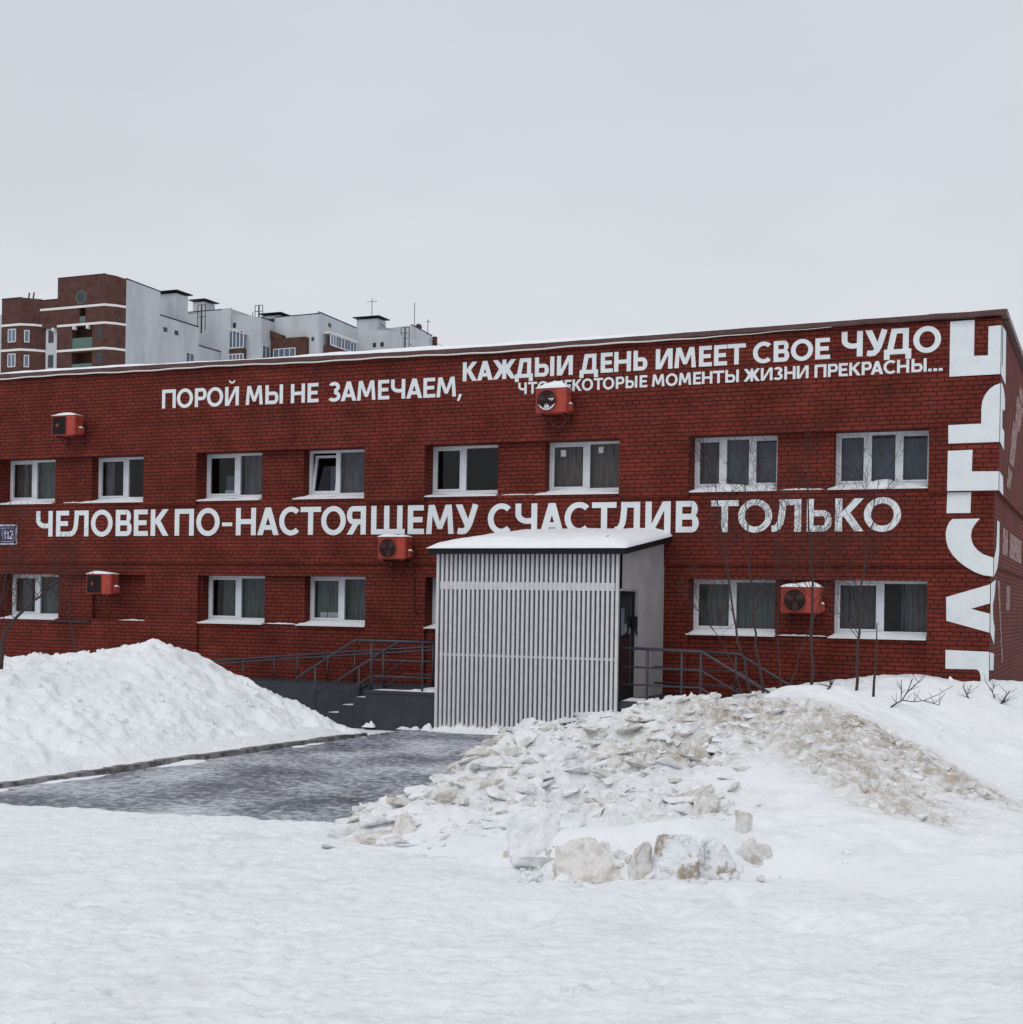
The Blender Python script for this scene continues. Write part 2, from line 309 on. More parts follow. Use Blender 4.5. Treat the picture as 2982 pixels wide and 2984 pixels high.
def glyph(ch, a, t):
    h = t*.88; R = _rect
    if ch == 'П': return R(0, 0, t, 1)+R(a-t, 0, a, 1)+R(0, 1-h, a, 1)
    if ch == 'О': return _ring(a/2, .5, a/2, .52, t, h)
    if ch == 'С':
        return [[p for p in q] for q in _ring(a*.56, .5, a*.56, .52, t*1.02, h, 47, 313)]
    if ch == 'Р': r = .32; return R(0, 0, t, 1)+R(0, 1-h, a-r*.8, 1)+R(0, 1-2*r, a-r*.8, 1-2*r+h)+_ring(a-r*.8, 1-r, r*.8, r, t, h, -90, 90)
    if ch == 'Я': return [[(a-x, y) for x, y in q] for q in glyph('Р', a, t)]+[[(0, 0), (t*1.15, 0), (a*.42+t*.9, .42), (a*.42-t*.25, .42)]]
    if ch in 'ИЙ':
        g = R(0, 0, t, 1)+R(a-t, 0, a, 1)+[[(t*.3, 0), (t*1.25, 0), (a-t*.3, 1), (a-t*1.25, 1)]]
        if ch == 'Й': g += _ring(a/2, 1.34, .2, .17, .085, .085, 180, 360)
        return g
    if ch == 'М':
        g = [[(0, 0), (t, 0), (a*.10+t*.72, .97), (a*.085, 1)], [(a*.085, 1), (a*.085+t*1.1, 1), (a/2+t*.42, .17), (a/2-t*.42, .17)]]
        return g+[[(a-x, y) for x, y in q] for q in g]
    if ch == 'Ь':
        r = .325; return R(0, 0, t, 1)+R(0, 0, a-r*.8, h)+R(0, 2*r-h, a-r*.8, 2*r)+_ring(a-r*.8, r, r*.8, r, t, h, -90, 90)
    if ch == 'Ы': return glyph('Ь', a-1.32*t, t)+R(a-t, 0, a, 1)
    if ch == 'Н': return R(0, 0, t, 1)+R(a-t, 0, a, 1)+R(0, .5-h/2, a, .5+h/2)
    if ch == 'Е': return R(0, 0, t, 1)+R(0, 0, a, h)+R(0, 1-h, a*.97, 1)+R(0, .5-h/2, a*.9, .5+h/2)
    if ch == 'З':
        return _ring(a*.44, .745, a*.5, .27, t, h, 150, -90)+_ring(a*.44, .27, a*.56, .285, t, h, 90, -150)
    if ch == 'А':
        c = a/2; g = [[(0, 0), (t*1.12, 0), (c+t*.58, 1), (c-t*.58, 1)]]
        return g+[[(a-x, y) for x, y in q] for q in g]+[[(c*.19+t*.4, .19), (a-c*.19-t*.4, .19), (a-c*.36-t*.4, .19+h*.95), (c*.36+t*.4, .19+h*.95)]]
    if ch == 'Ч':
        return R(a-t, 0, a, 1)+R(0, .66, t, 1)+_ring(a*.55, .66, a*.55, .34, t, h, 180, 270)+[[(a*.55, .32), (a, .355), (a, .355+h), (a*.55, .32+h)]]
    if ch == 'К':
        return R(0, 0, t, 1)+[[(t*.8, .47), (t*1.5, .42), (a, 1), (a-t*1.3, 1), (t*1.0, .62)]]+[[(t*1.3, .58), (t*1.85, .66), (a, 0), (a-t*1.25, 0), (t*1.0, .52)]]
    if ch == 'Ж':
        c = a/2; q = [[(c, .60), (c-t*.35, .40), (c+t*.95, .40), (a-t*.02, 1), (a-t*1.2, 1)], [(c, .62), (c+t*.9, .66), (a, 0), (a-t*1.2, 0), (c, .46)]]
        return R(c-t/2, 0, c+t/2, 1)+q+[[(a-x, y) for x, y in p] for p in q]
    if ch == 'Д':
        f = t*.98; lo = -.20; x1 = a-f*.45
        return R(0, lo, f, h)+R(a-f, lo, a, h)+R(0, 0, a, h)+R(x1-t, 0, x1, 1)+R(a*.30, 1-h, x1, 1)+[[(a*.10, h*.5), (a*.10+t*1.05, h*.5), (a*.30+t*.95, 1), (a*.27, 1)]]
    if ch == 'Л':
        p = [(a*.37, 1), (a*.365, .75), (a*.34, .5), (a*.30, .30), (a*.21, .16), (a*.10, .105), (0, .1)]
        return R(a-t, 0, a, 1)+R(a*.37-t/2, 1-h, a, 1)+_stroke(p, t*.98)
    if ch == 'В':
        r1 = .265; r2 = .29; return R(0, 0, t, 1)+R(0, 1-h, a*.93-r1*.8, 1)+R(0, .5-h/2, a-r2*.8, .5+h/2)+R(0, 0, a-r2*.8, h)+_ring(a*.95-r1*.8, 1-r1, r1*.8, r1, t*.95, h*.9, -90, 90)+_ring(a-r2*.8, r2, r2*.8, r2, t, h*.9, -90, 90)
    if ch == 'Т': return R(0, 1-h, a, 1)+R(a/2-t/2, 0, a/2+t/2, 1)
    if ch == 'Щ':
        b = a*.93; return R(0, 0, t, 1)+R(b/2-t/2, 0, b/2+t/2, 1)+R(b-t, 0, b, 1)+R(0, 0, a, h)+R(a-t*.8, -.17, a, h)
    if ch == 'У':
        p = [(a-t*.6, 1), (a*.62, .36), (a*.52, .2), (a*.40, .10), (a*.24, .085), (a*.10, .11)]
        return _stroke(p, t)+[[(0, 1), (t*1.2, 1), (a*.62, .36), (a*.52, .18), (a*.46, .16)]]
    if ch == ',': return [[(0, -.22), (a*.5, -.22), (a, .12), (a*.4, .12)]]
    if ch == '.': return R(0, 0, a, .2)
    if ch == '-': return R(0, .34, a, .475)
    if ch == '1': return R(a*.55, 0, a*.55+t, 1)+[[(a*.55+t, 1), (a*.05, .74), (a*.05, .6), (a*.55+t*.5, .82)]]
    if ch == '2':
        return R(0, 0, a, t)+_ring(a/2, .70, a/2, .31, t, t, 170, -30)+[[(0, t*.5), (t*1.2, t*.5), (a, .57), (a-t*.9, .60)]]
    if ch == 'L': return R(0, 0, a, t)+R(a-t*.6, 0, a, .22)
    return []
def add_glyph(vs, fs, ch, s0, s1, z0, z1, y, t=None):
    h = z1-z0; a = (s1-s0)/h; t = t or .215
    polys = glyph(ch, a, t); pv = []; pf = []
    for q in polys:
        ar = sum(q[i][0]*q[(i+1) % len(q)][1]-q[(i+1) % len(q)][0]*q[i][1] for i in range(len(q)))
        if ar < 0: q = q[::-1]
        pf.append(list(range(len(pv), len(pv)+len(q)))); pv += [Vector(p) for p in q]
    r = delaunay_2d_cdt(pv, [], pf, 1, 1e-4)
    o = len(vs); vs += [(s0+p.x*h, y, z0+p.y*h) for p in r[0]]
    for f, src in zip(r[2], r[5]):
        if not src: continue
        p = [r[0][i] for i in f]
        if abs((p[1]-p[0]).cross(p[2]-p[0])) > 1e-7: fs.append(tuple(i+o for i in f))
def letter_mesh(name, items, y, parent, t=.215, material=None):
    vs, fs = [], []
    for it in items: add_glyph(vs, fs, it[0], it[1], it[2], it[3], it[4], y, it[5] if len(it) > 5 else t)
    m = MB(); m.add(vs, fs); return m.build(name, material or M_LETTER, parent)
TXT_A = [('П', -17.746, -17.375, 6.618, 7.035), ('О', -17.344, -16.912, 6.615, 7.031), ('Р', -16.862, -16.553, 6.612, 7.027), ('О', -16.541, -16.115, 6.609, 7.023), ('Й', -16.064, -15.706, 6.606, 7.019), ('М', -15.527, -15.09, 6.601, 7.013), ('Ы', -15.026, -14.581, 6.597, 7.009), ('Н', -14.383, -14.033, 6.593, 7.003), ('Е', -13.967, -13.694, 6.59, 6.999), ('З', -13.441, -13.161, 6.586, 6.994), ('А', -13.152, -12.777, 6.583, 6.991), ('М', -12.76, -12.322, 6.58, 6.987), ('Е', -12.264, -11.996, 6.577, 6.983), ('Ч', -11.96, -11.628, 6.574, 6.98), ('А', -11.602, -11.232, 6.571, 6.977), ('Е', -11.208, -10.933, 6.569, 6.973), ('М', -10.907, -10.464, 6.566, 6.97), (',', -10.44, -10.331, 6.564, 6.967)]
TXT_B = [('К', -10.32, -9.999, 6.864, 7.25), ('А', -9.999, -9.653, 6.866, 7.252), ('Ж', -9.653, -9.152, 6.869, 7.256), ('Д', -9.169, -8.783, 6.873, 7.259), ('Ы', -8.741, -8.328, 6.876, 7.262), ('И', -8.272, -7.937, 6.879, 7.265), ('Д', -7.796, -7.411, 6.883, 7.269), ('Е', -7.358, -7.109, 6.886, 7.272), ('Н', -7.083, -6.74, 6.888, 7.275), ('Ь', -6.691, -6.41, 6.891, 7.277), ('И', -6.244, -5.91, 6.895, 7.281), ('М', -5.875, -5.45, 6.898, 7.284), ('Е', -5.393, -5.141, 6.901, 7.287), ('Е', -5.103, -4.85, 6.903, 7.289), ('Т', -4.846, -4.497, 6.906, 7.292), ('С', -4.362, -4.001, 6.909, 7.296), ('В', -3.974, -3.684, 6.912, 7.298), ('О', -3.654, -3.247, 6.915, 7.301), ('Е', -3.208, -2.937, 6.918, 7.304), ('Ч', -2.734, -2.357, 6.931, 7.39), ('У', -2.318, -1.912, 6.933, 7.392), ('Д', -1.981, -1.506, 6.935, 7.393), ('О', -1.475, -0.998, 6.938, 7.395)]
TXT_C = [('Ч', -9.093, -8.909, 6.548, 6.778), ('Т', -8.882, -8.687, 6.55, 6.78), ('О', -8.681, -8.442, 6.551, 6.781), ('Н', -8.341, -8.141, 6.553, 6.784), ('Е', -8.104, -7.956, 6.555, 6.785), ('К', -7.938, -7.744, 6.556, 6.787), ('О', -7.744, -7.51, 6.557, 6.788), ('Т', -7.494, -7.304, 6.559, 6.79), ('О', -7.308, -7.074, 6.56, 6.792), ('Р', -7.042, -6.869, 6.562, 6.793), ('Ы', -6.843, -6.606, 6.563, 6.795), ('Е', -6.561, -6.404, 6.565, 6.797), ('М', -6.313, -6.063, 6.567, 6.799), ('О', -6.04, -5.803, 6.568, 6.801), ('М', -5.783, -5.538, 6.57, 6.803), ('Е', -5.5, -5.344, 6.572, 6.805), ('Н', -5.329, -5.127, 6.573, 6.806), ('Т', -5.117, -4.901, 6.574, 6.808), ('Ы', -4.879, -4.621, 6.576, 6.81), ('Ж', -4.529, -4.224, 6.578, 6.812), ('И', -4.206, -3.987, 6.58, 6.814), ('З', -3.963, -3.796, 6.582, 6.816), ('Н', -3.769, -3.562, 6.583, 6.818), ('И', -3.539, -3.323, 6.585, 6.819), ('П', -3.214, -3.0, 6.587, 6.822), ('Р', -2.973, -2.792, 6.588, 6.823), ('Е', -2.777, -2.614, 6.589, 6.825), ('К', -2.59, -2.384, 6.591, 6.826), ('Р', -2.368, -2.191, 6.592, 6.828), ('А', -2.207, -1.988, 6.593, 6.829), ('С', -1.985, -1.76, 6.595, 6.831), ('Н', -1.748, -1.537, 6.596, 6.832), ('Ы', -1.498, -1.239, 6.598, 6.834), ('.', -1.211, -1.152, 6.599, 6.836), ('.', -1.122, -1.058, 6.6, 6.837), ('.', -1.03, -0.965, 6.6, 6.837)]
TXT_D = [('Ч', -21.344, -20.854, 3.777, 4.372), ('Е', -20.75, -20.363, 3.777, 4.372), ('Л', -20.354, -19.807, 3.777, 4.372), ('О', -19.737, -19.12, 3.778, 4.372), ('В', -19.033, -18.584, 3.778, 4.373), ('Е', -18.525, -18.132, 3.778, 4.373), ('К', -18.058, -17.568, 3.778, 4.373), ('П', -17.403, -16.887, 3.778, 4.374), ('О', -16.824, -16.203, 3.778, 4.374), ('-', -16.139, -15.874, 3.778, 4.374), ('Н', -15.778, -15.262, 3.778, 4.374), ('А', -15.227, -14.678, 3.779, 4.375), ('С', -14.672, -14.137, 3.779, 4.375), ('Т', -14.137, -13.633, 3.779, 4.375), ('О', -13.626, -13.025, 3.779, 4.375), ('Я', -13.0, -12.542, 3.779, 4.376), ('Щ', -12.418, -11.625, 3.779, 4.376), ('Е', -11.557, -11.178, 3.78, 4.376), ('М', -11.132, -10.501, 3.78, 4.377), ('У', -10.465, -9.943, 3.78, 4.377), ('С', -9.745, -9.208, 3.78, 4.377), ('Ч', -9.14, -8.67, 3.78, 4.377), ('А', -8.609, -8.102, 3.78, 4.378), ('С', -8.088, -7.542, 3.78, 4.378), ('Т', -7.516, -7.012, 3.781, 4.378), ('Л', -7.042, -6.532, 3.781, 4.378), ('И', -6.424, -5.921, 3.781, 4.379), ('В', -5.818, -5.366, 3.781, 4.379), ('Т', -5.13, -4.605, 3.781, 4.379), ('О', -4.61, -3.967, 3.781, 4.38), ('Л', -3.976, -3.43, 3.781, 4.38), ('Ь', -3.328, -2.871, 3.782, 4.38), ('К', -2.813, -2.303, 3.782, 4.38), ('О', -2.301, -1.646, 3.782, 4.381)]

# ------------------------------------------------------------------ the red brick building
bld = wall_thing('brick_building', 0, 0, 0, 'long two storey red painted brick building with white lettering across its facade', 'building')
ZS, ZL1, ZL2 = 4.55, 4.457, 3.168
BAYS = [(-22.45, -18.23), (-16.80, -12.56), (-11.16, -6.95), (-5.555, -1.18)]
WUP = [(-22.45, -20.88), (-19.82, -18.23), (-16.80, -15.19), (-14.14, -12.56), (-11.16, -9.58), (-8.555, -6.95), (-5.555, -3.91), (-2.875, -1.18)]
WLO = [(-22.40, -20.80), (-16.75, -15.12), (-14.11, -12.54), (-11.16, -9.60), (-5.555, -3.92), (-2.87, -1.18)]
BLIND = (-19.81, -18.18)
ZU0, ZU1, ZW0, ZW1 = 4.60, 5.605, 1.89, 2.90
HOLE = .62
def inside(s, r): return r[0] < s < r[1]
def fdepth(s, z):
    if z > ZL1:
        if s > 0: return 14.0
        if any(inside(s, b) for b in BAYS):
            if ZU0 < z < ZU1 and any(inside(s, q) for q in WUP): return HOLE
            if ZS < z < ZU1: return .16
            if z < ZS: return .07
        return 0.0
    if z > ZL2: return .07 if s < -.07 else 14.0
    if s > -.12: return 14.0
    if any(inside(s, b) for b in BAYS):
        if ZW0 < z < ZW1 and any(inside(s, q) for q in WLO): return HOLE
        if ZW0 < z < ZW1 and inside(s, BLIND): return .34
        if 1.86 < z < ZW1: return .24
        if z < 1.86 and s > -18.2: return .18
    return .12
def depth_wall(ss, zs, fd, hole, skip_right=None):
    ss = sorted(set(ss)); zs = sorted(set(zs)); m = MB()
    D = [[fd((ss[i]+ss[i+1])/2, (zs[j]+zs[j+1])/2) for j in range(len(zs)-1)] for i in range(len(ss)-1)]
    for i in range(len(ss)-1):
        for j in range(len(zs)-1):
            d = D[i][j]
            if d != hole and d < 13: m.quad((ss[i], d, zs[j]), (ss[i+1], d, zs[j]), (ss[i+1], d, zs[j+1]), (ss[i], d, zs[j+1]))
            if i+1 < len(ss)-1 and D[i+1][j] != d:
                e = D[i+1][j]; m.quad((ss[i+1], d, zs[j]), (ss[i+1], e, zs[j]), (ss[i+1], e, zs[j+1]), (ss[i+1], d, zs[j+1]))
            if j+1 < len(zs)-1 and D[i][j+1] != d:
                e = D[i][j+1]; m.quad((ss[i], d, zs[j+1]), (ss[i+1], d, zs[j+1]), (ss[i+1], e, zs[j+1]), (ss[i], e, zs[j+1]))
    return m
ss = [-27, .6, 0, -.07, -.12]+[x for r in BAYS+WUP+WLO+[BLIND] for x in r]+[-18.2]
zs = [-.4, ZL1, ZL2, ZS, ZU0, ZU1, ZW0, ZW1, 1.86, 7.47]
mw = depth_wall(ss, zs, fdepth, HOLE)
mw.quad((-27, 14, -.4), (-27, 0, -.4), (-27, 0, 7.47), (-27, 14, 7.47))
mw.quad((-27, 14, -.4), (0, 14, -.4), (0, 14, 7.47), (-27, 14, 7.47))
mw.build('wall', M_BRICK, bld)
# roof edge: sheet metal cap, thin bright seam under it, snow lying on the roof
zt = lambda s: 7.505-.085*math.exp(-((s+9.5)/6.5)**2)-.0*s
def trim():
    m = MB(); n = 90
    prof = [(-.085, 0.0), (-.105, .015), (-.105, .095), (-.06, .11), (.45, .13), (.45, .02)]
    rows = []
    for i in range(n+1):
        s = -27+27.1*i/n; z = zt(s)+.006*math.sin(i*1.7)
        rows.append([(s, y, z+dz) for y, dz in prof])
    vs = [p for r in rows for p in r]; k = len(prof)
    fs = [(i*k+j, (i+1)*k+j, (i+1)*k+(j+1) % k, i*k+(j+1) % k) for i in range(n) for j in range(k)]+[tuple(range(k)), tuple(n*k+j for j in range(k))]
    m.add(vs, fs)
    m.box(.0, .10, .45, 14, 7.50, 7.615); m.box(-.45, .0, .451, 14, 7.50, 7.613)
    return m
trim().build('roof_trim', M_TRIM, bld)
ms = MB(); ms.tube([(-26+25.9*i/120, -.098, zt(-26+25.9*i/120)-.012+.010*math.sin(i*.31)+.006*math.sin(i*1.3)) for i in range(108)], [.017*(1 if i < 88 else max(.3, 1-(i-88)/22)) for i in range(108)], 6)
ms.build('trim_seam', M_BAND, bld)
def roof_snow():
    xs = np.linspace(-27, -1.2, 200); ys = np.concatenate([np.linspace(-.10, .6, 12), np.linspace(.9, 13.8, 16)])
    X, Y = np.meshgrid(xs, ys, indexing='ij')
    amp = np.clip((-X-1.2)/7.0, 0, 1)**.7
    Z = np.array([[zt(a)+.10 for b in ys] for a in xs])+amp*(.075*sstep(-.12, .16, Y)+.05*sstep(.2, 1.0, Y))+amp*.05*fbm(X*.7, Y*.7, 4, 3)*sstep(-.1, .1, Y)+amp*.05*np.exp(-((X+10)/3.5)**2)*sstep(-.05, .5, Y)+.012
    n, k = X.shape; vs = np.stack([X, Y, Z], -1).reshape(-1, 3)
    fs = [(i*k+j, (i+1)*k+j, (i+1)*k+j+1, i*k+j+1) for i in range(n-1) for j in range(k-1)]
    b = len(vs); low = np.stack([X[:, 0], Y[:, 0]+.0, np.array([zt(a)+.098 for a in xs])], -1)
    vs = np.concatenate([vs, low]); fs += [(b+i, b+i+1, (i+1)*k, i*k) for i in range(n-1)]
    m = MB(); m.add(vs, fs, True); return m
roof_snow().build('roof_snow', M_SNOW, bld)
MB().box(-27, -.01, .46, 13.99, 7.30, 7.46).build('roof', M_TRIM, bld)

def wavy(m, x0, x1, y, z0, z1, pitch=.09, amp=.018):
    n = max(6, int((x1-x0)/pitch*6)); vs = []
    for i in range(n+1):
        x = x0+(x1-x0)*i/n; yy = y+amp*math.sin(2*math.pi*(x-x0)/pitch)+amp*.5*math.sin(5.1*x)
        vs += [(x, yy, z0), (x, yy, z1)]
    m.add(vs, [(2*i, 2*i+2, 2*i+3, 2*i+1) for i in range(n)], True)
def window(s0, s1, z0, z1, y, mulls, sx0, sx1, sy, sz, fills, snow=.02, label=None, tilt=False, room=True):
    """white two or three light window: glass panes with frame, sill, curtain, snow as sub-parts"""
    f = .062
    edges = [s0+f*.4]+mulls+[s1-.01]
    g = MB()
    for i in range(len(edges)-1):
        if tilt and i == 0: continue
        g.quad((edges[i], y+.035, z0+.03), (edges[i+1], y+.035, z0+.03), (edges[i+1], y+.035, z1-.02), (edges[i], y+.035, z1-.02))
    if tilt:
        a, b = edges[0]+.09, edges[1]-.05
        g.quad((a, y+.03, z0+.10), (b, y+.03, z0+.10), (b, y+.19, z1-.12), (a, y+.19, z1-.12))
    w_ = g.build('window', M_GLASS, bld, recalc=False)
    if label: w_['label'] = label
    fr = MB()
    fr.box(s0-.01, s0+f, y, y+.07, z0, z1); fr.box(s1-f*.5, s1+.03, y, y+.07, z0, z1)
    fr.box(s0+f, s1-f*.5, y+.001, y+.069, z1-f*.85, z1); fr.box(s0+f, s1-f*.5, y+.001, y+.069, z0, z0+f*1.1)
    for k, mm in enumerate(mulls):
        fr.box(mm-.055, mm+.05, y-.002, y+.071, z0+f*1.1, z1-f*.85)
        fr.box(mm-.006, mm+.006, y-.006, y-.0021, z0+f*1.1, z1-f*.85)
    for i in range(len(edges)-1):                      # sash rebates
        if i % 2 == 0 and not (tilt and i == 0):
            a = (s0+f if i == 0 else mulls[i-1]+.05); b = (mulls[i]-.055 if i < len(mulls) else s1-f*.5)
            for q in ((a, a+.035, z0+f*1.1, z1-f*.85), (b-.035, b, z0+f*1.1, z1-f*.85)): fr.box(q[0], q[1], y-.012, y+.05, q[2], q[3])
            fr.box(a+.035, b-.035, y-.011, y+.049, z0+f*1.1, z0+f*1.1+.035); fr.box(a+.035, b-.035, y-.011, y+.049, z1-f*.85-.035, z1-f*.85)
    fr.build('frame', M_FRAME, w_)
    if tilt:
        a, b = edges[0]+.045, edges[1]-.03; t = MB()
        def bar(x0, x1, za, zb):
            yo = lambda z: .16*(z-z0)/(z1-z0)
            t.add([(x0, y-.01+yo(za), za), (x1, y-.01+yo(za), za), (x1, y+.05+yo(za), za), (x0, y+.05+yo(za), za), (x0, y-.01+yo(zb), zb), (x1, y-.01+yo(zb), zb), (x1, y+.05+yo(zb), zb), (x0, y+.05+yo(zb), zb)],
                  [(0, 3, 2, 1), (4, 5, 6, 7), (0, 1, 5, 4), (1, 2, 6, 5), (2, 3, 7, 6), (3, 0, 4, 7)])
        bar(a, a+.05, z0+.07, z1-.09); bar(b-.05, b, z0+.07, z1-.09); bar(a+.05, b-.05, z0+.07, z0+.12); bar(a+.05, b-.05, z1-.14, z1-.09)
        t.build('sash', M_FRAME, w_)
    sl = MB()
    sl.add([(sx0, sy, sz), (sx1, sy, sz), (sx1, y, z0+.012), (sx0 if sx0 > s0-.02 else s0, y, z0+.012), (sx0, sy, sz-.022), (sx1, sy, sz-.022), (sx1, y, z0-.012), (sx0 if sx0 > s0-.02 else s0, y, z0-.012)],
           [(0, 1, 2, 3), (7, 6, 5, 4), (0, 4, 5, 1), (1, 5, 6, 2), (2, 6, 7, 3), (3, 7, 4, 0)])
    sl.build('sill', M_SILL, w_)
    if snow:
        nx, ny = 28, 7; vs = []
        x0 = sx0+.02; x1 = sx1-.02
        for i in range(nx+1):
            for j in range(ny+1):
                x = x0+(x1-x0)*i/nx; q = j/ny; yy = sy+.01+(y-sy-.02)*q
                base = sz+(z0+.012-sz)*q
                hgt = snow*(math.sin(math.pi*min(1, max(0, i/nx))) ** .5)*(q**.6)*(.65+1.1*float(fbm(np.array(x*3.1+s0), np.array(s0*2.0), 3, 5)))
                vs.append((x, yy, base+.003+max(hgt, -.008)))
        fs = [(i*(ny+1)+j, (i+1)*(ny+1)+j, (i+1)*(ny+1)+j+1, i*(ny+1)+j+1) for i in range(nx) for j in range(ny)]
        MB().add(vs, fs, True).build('sill_snow', M_SNOW, w_)
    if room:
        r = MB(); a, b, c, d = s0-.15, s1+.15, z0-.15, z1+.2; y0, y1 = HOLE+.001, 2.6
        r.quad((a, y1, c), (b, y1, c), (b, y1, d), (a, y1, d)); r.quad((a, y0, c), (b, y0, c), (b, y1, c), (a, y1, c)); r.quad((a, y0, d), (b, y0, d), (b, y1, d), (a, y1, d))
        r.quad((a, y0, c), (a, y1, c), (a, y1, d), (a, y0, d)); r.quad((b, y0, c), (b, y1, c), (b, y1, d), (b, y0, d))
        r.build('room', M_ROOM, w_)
    for nm, ma_, x0, x1, za, zb, pitch, amp, dy in fills:
        c = MB()
        if amp > 0: wavy(c, x0, x1, y+.12+dy, za, zb, pitch, amp)
        else: c.quad((x0, y+.12+dy, za), (x1, y+.12+dy, za), (x1, y+.12+dy, zb), (x0, y+.12+dy, zb))
        c.build(nm, ma_, w_)
    return w_
YU, YLO = .40, .47
C_ = lambda mt, x0, x1, lo, pitch=.11, amp=.02, dy=.03, nm='curtain', hi=None: (nm, mt, x0, x1, lo, hi or (5.7 if lo > 3.5 else 3.0), pitch, amp, dy)
window(-22.45, -20.88, ZU0+.02, ZU1, YU, [-21.684], -22.46, -20.86, .02, ZS+.008, [C_(M_CURTB, -22.4, -22.05, 4.5), C_(M_CURT, -21.97, -21.6, 4.5), C_(M_GREEN, -21.6, -20.8, 4.5, .16, .01)], .045, 'white window, upper row, farthest left')
window(-19.82, -18.23, ZU0+.02, ZU1, YU, [-19.005], -20.05, -18.24, .02, ZS+.008, [C_(M_CURT, -19.75, -19.5, 4.5)], .06)
window(-16.80, -15.19, ZU0+.02, ZU1, YU, [-15.96], -16.81, -15.17, .02, ZS+.008, [C_(M_CURT, -15.9, -15.1, 4.5, .14, .03), ('water_box', M_BLUE, -16.5, -16.1, 4.62, 5.15, 0, 0, .2), ('paper', M_FRAME, -16.47, -16.15, 4.64, 4.82, 0, 0, .12)], .05)
window(-14.14, -12.56, ZU0+.02, ZU1, YU, [-13.424], -14.32, -12.57, .02, ZS+.008, [C_(M_CURT, -13.4, -12.4, 4.5, .13, .025), ('poster', M_BLUE, -13.86, -13.5, 4.6, 5.3, 0, 0, .3)], .05, 'white window with its left sash tilted open', tilt=True)
window(-11.16, -9.58, ZU0+.02, ZU1, YU, [-10.45], -11.17, -9.56, .02, ZS+.008, [], .02)
window(-8.555, -6.95, ZU0+.02, ZU1, YU, [-7.747], -8.72, -6.96, .02, ZS+.008, [C_(M_CURTB, -8.5, -7.8, 4.5, .3, .02), C_(M_CURTB, -7.75, -6.8, 4.5, .5, .012), ('sticker', M_FRAME, -8.33, -8.22, 5.33, 5.46, 0, 0, -.088), ('sticker', M_FRAME, -7.53, -7.43, 5.38, 5.50, 0, 0, -.088)], .05)
window(-5.555, -3.91, ZU0+.02, ZU1, YU, [-4.983, -4.446], -5.56, -3.89, .02, ZS+.008, [C_(M_CURT, -5.5, -5.12, 4.5, .1, .03, .1), C_(M_BLUE, -4.95, -4.45, 4.5, .5, .004, .02, 'blind'), C_(M_BLUE, -4.43, -3.85, 4.5, .5, .004, .02, 'blind', 5.50)], .10)
window(-2.875, -1.18, ZU0+.02, ZU1, YU, [-2.282, -1.755], -2.95, -1.19, .02, ZS+.008, [C_(M_BLUE, -2.85, -2.3, 4.5, .5, .004, .02, 'blind', 5.52), C_(M_BLUE, -2.27, -1.76, 4.5, .5, .004, .02, 'blind', 5.5), C_(M_BLUE, -1.74, -1.1, 4.5, .5, .004, .02, 'blind', 5.48)], .11)
SL = dict(sy=.09, sz=1.865)
window(-22.40, -20.80, ZW0+.02, ZW1, YLO, [-21.601], -22.42, -20.78, .09, 1.862, [C_(M_CURT, -22.4, -21.95, 1.8), C_(M_GREEN, -21.6, -20.7, 1.8, .2, .015)], .03)
window(-16.75, -15.12, ZW0+.02, ZW1, YLO, [-15.934], -16.78, -15.1, .09, 1.862, [C_(M_GREEN, -16.45, -15.95, 1.8, .07, .022), C_(M_GREEN, -15.9, -15.0, 1.8, .07, .022)], .03)
window(-14.11, -12.54, ZW0+.02, ZW1, YLO, [-13.312], -14.25, -12.56, .09, 1.862, [C_(M_GREEN, -14.1, -13.3, 1.8, .2, .012), C_(M_GREEN, -13.3, -12.4, 1.8, .3, .012, .12), ('office_box', M_FRAME, -13.95, -13.42, 1.95, 2.13, 0, 0, .015)], .04)
window(-11.16, -9.60, ZW0+.02, ZW1, YLO, [-10.38], -11.17, -9.66, .09, 1.862, [C_(M_CURT, -11.1, -9.6, 1.8)], .04)
window(-5.555, -3.92, ZW0+.02, ZW1, YLO, [-4.77], -5.60, -3.90, .09, 1.862, [C_(M_GREEN, -5.5, -4.8, 1.8, .25, .012), C_(M_GREEN, -4.75, -3.8, 1.8, .25, .012)], .05)
window(-2.87, -1.18, ZW0+.02, ZW1, YLO, [-2.029], -2.92, -1.19, .09, 1.862, [C_(M_CURT, -2.8, -2.05, 1.8, .1, .03, .12), C_(M_CURT, -1.7, -1.1, 1.8, .1, .03, .12)], .05)
# snow lying on the ledges between the paired windows; one bare grey sill piece
for x0, x1, y0, y1, z in ((-9.5, -8.75, .085, .15, ZS), (-3.85, -3.0, .085, .15, ZS), (-15.05, -14.3, .15, .23, 1.861), (-3.88, -2.95, .14, .23, 1.861), (-19.0, -18.25, .13, .33, 1.861), (-20.6, -20.1, .085, .15, ZS)):
    n = 14; vs = []; led = MB()
    for i in range(n+1):
        x = x0+(x1-x0)*i/n; hh = .028*math.sin(math.pi*i/n)**.5*(.6+.7*rnd.random())
        vs += [(x, y0, z+.002), (x, (y0+y1)/2, z+.004+hh), (x, y1, z+.004+hh*.7)]
    led.add(vs, [(3*i+j, 3*i+3+j, 3*i+4+j, 3*i+1+j) for i in range(n) for j in range(2)], True)
    led.build('ledge_snow', M_SNOW, bld)
MB().box(-20.98, -19.75, .07, .24, 1.80, 1.835).build('bare_sill', M_CONC, bld, .004)
letter_mesh('lettering', TXT_A, -.004, bld, .205)['label'] = 'smaller white line of words at upper left'
letter_mesh('lettering', TXT_B, -.004, bld, .225)['label'] = 'upper white line of words under the roof edge'
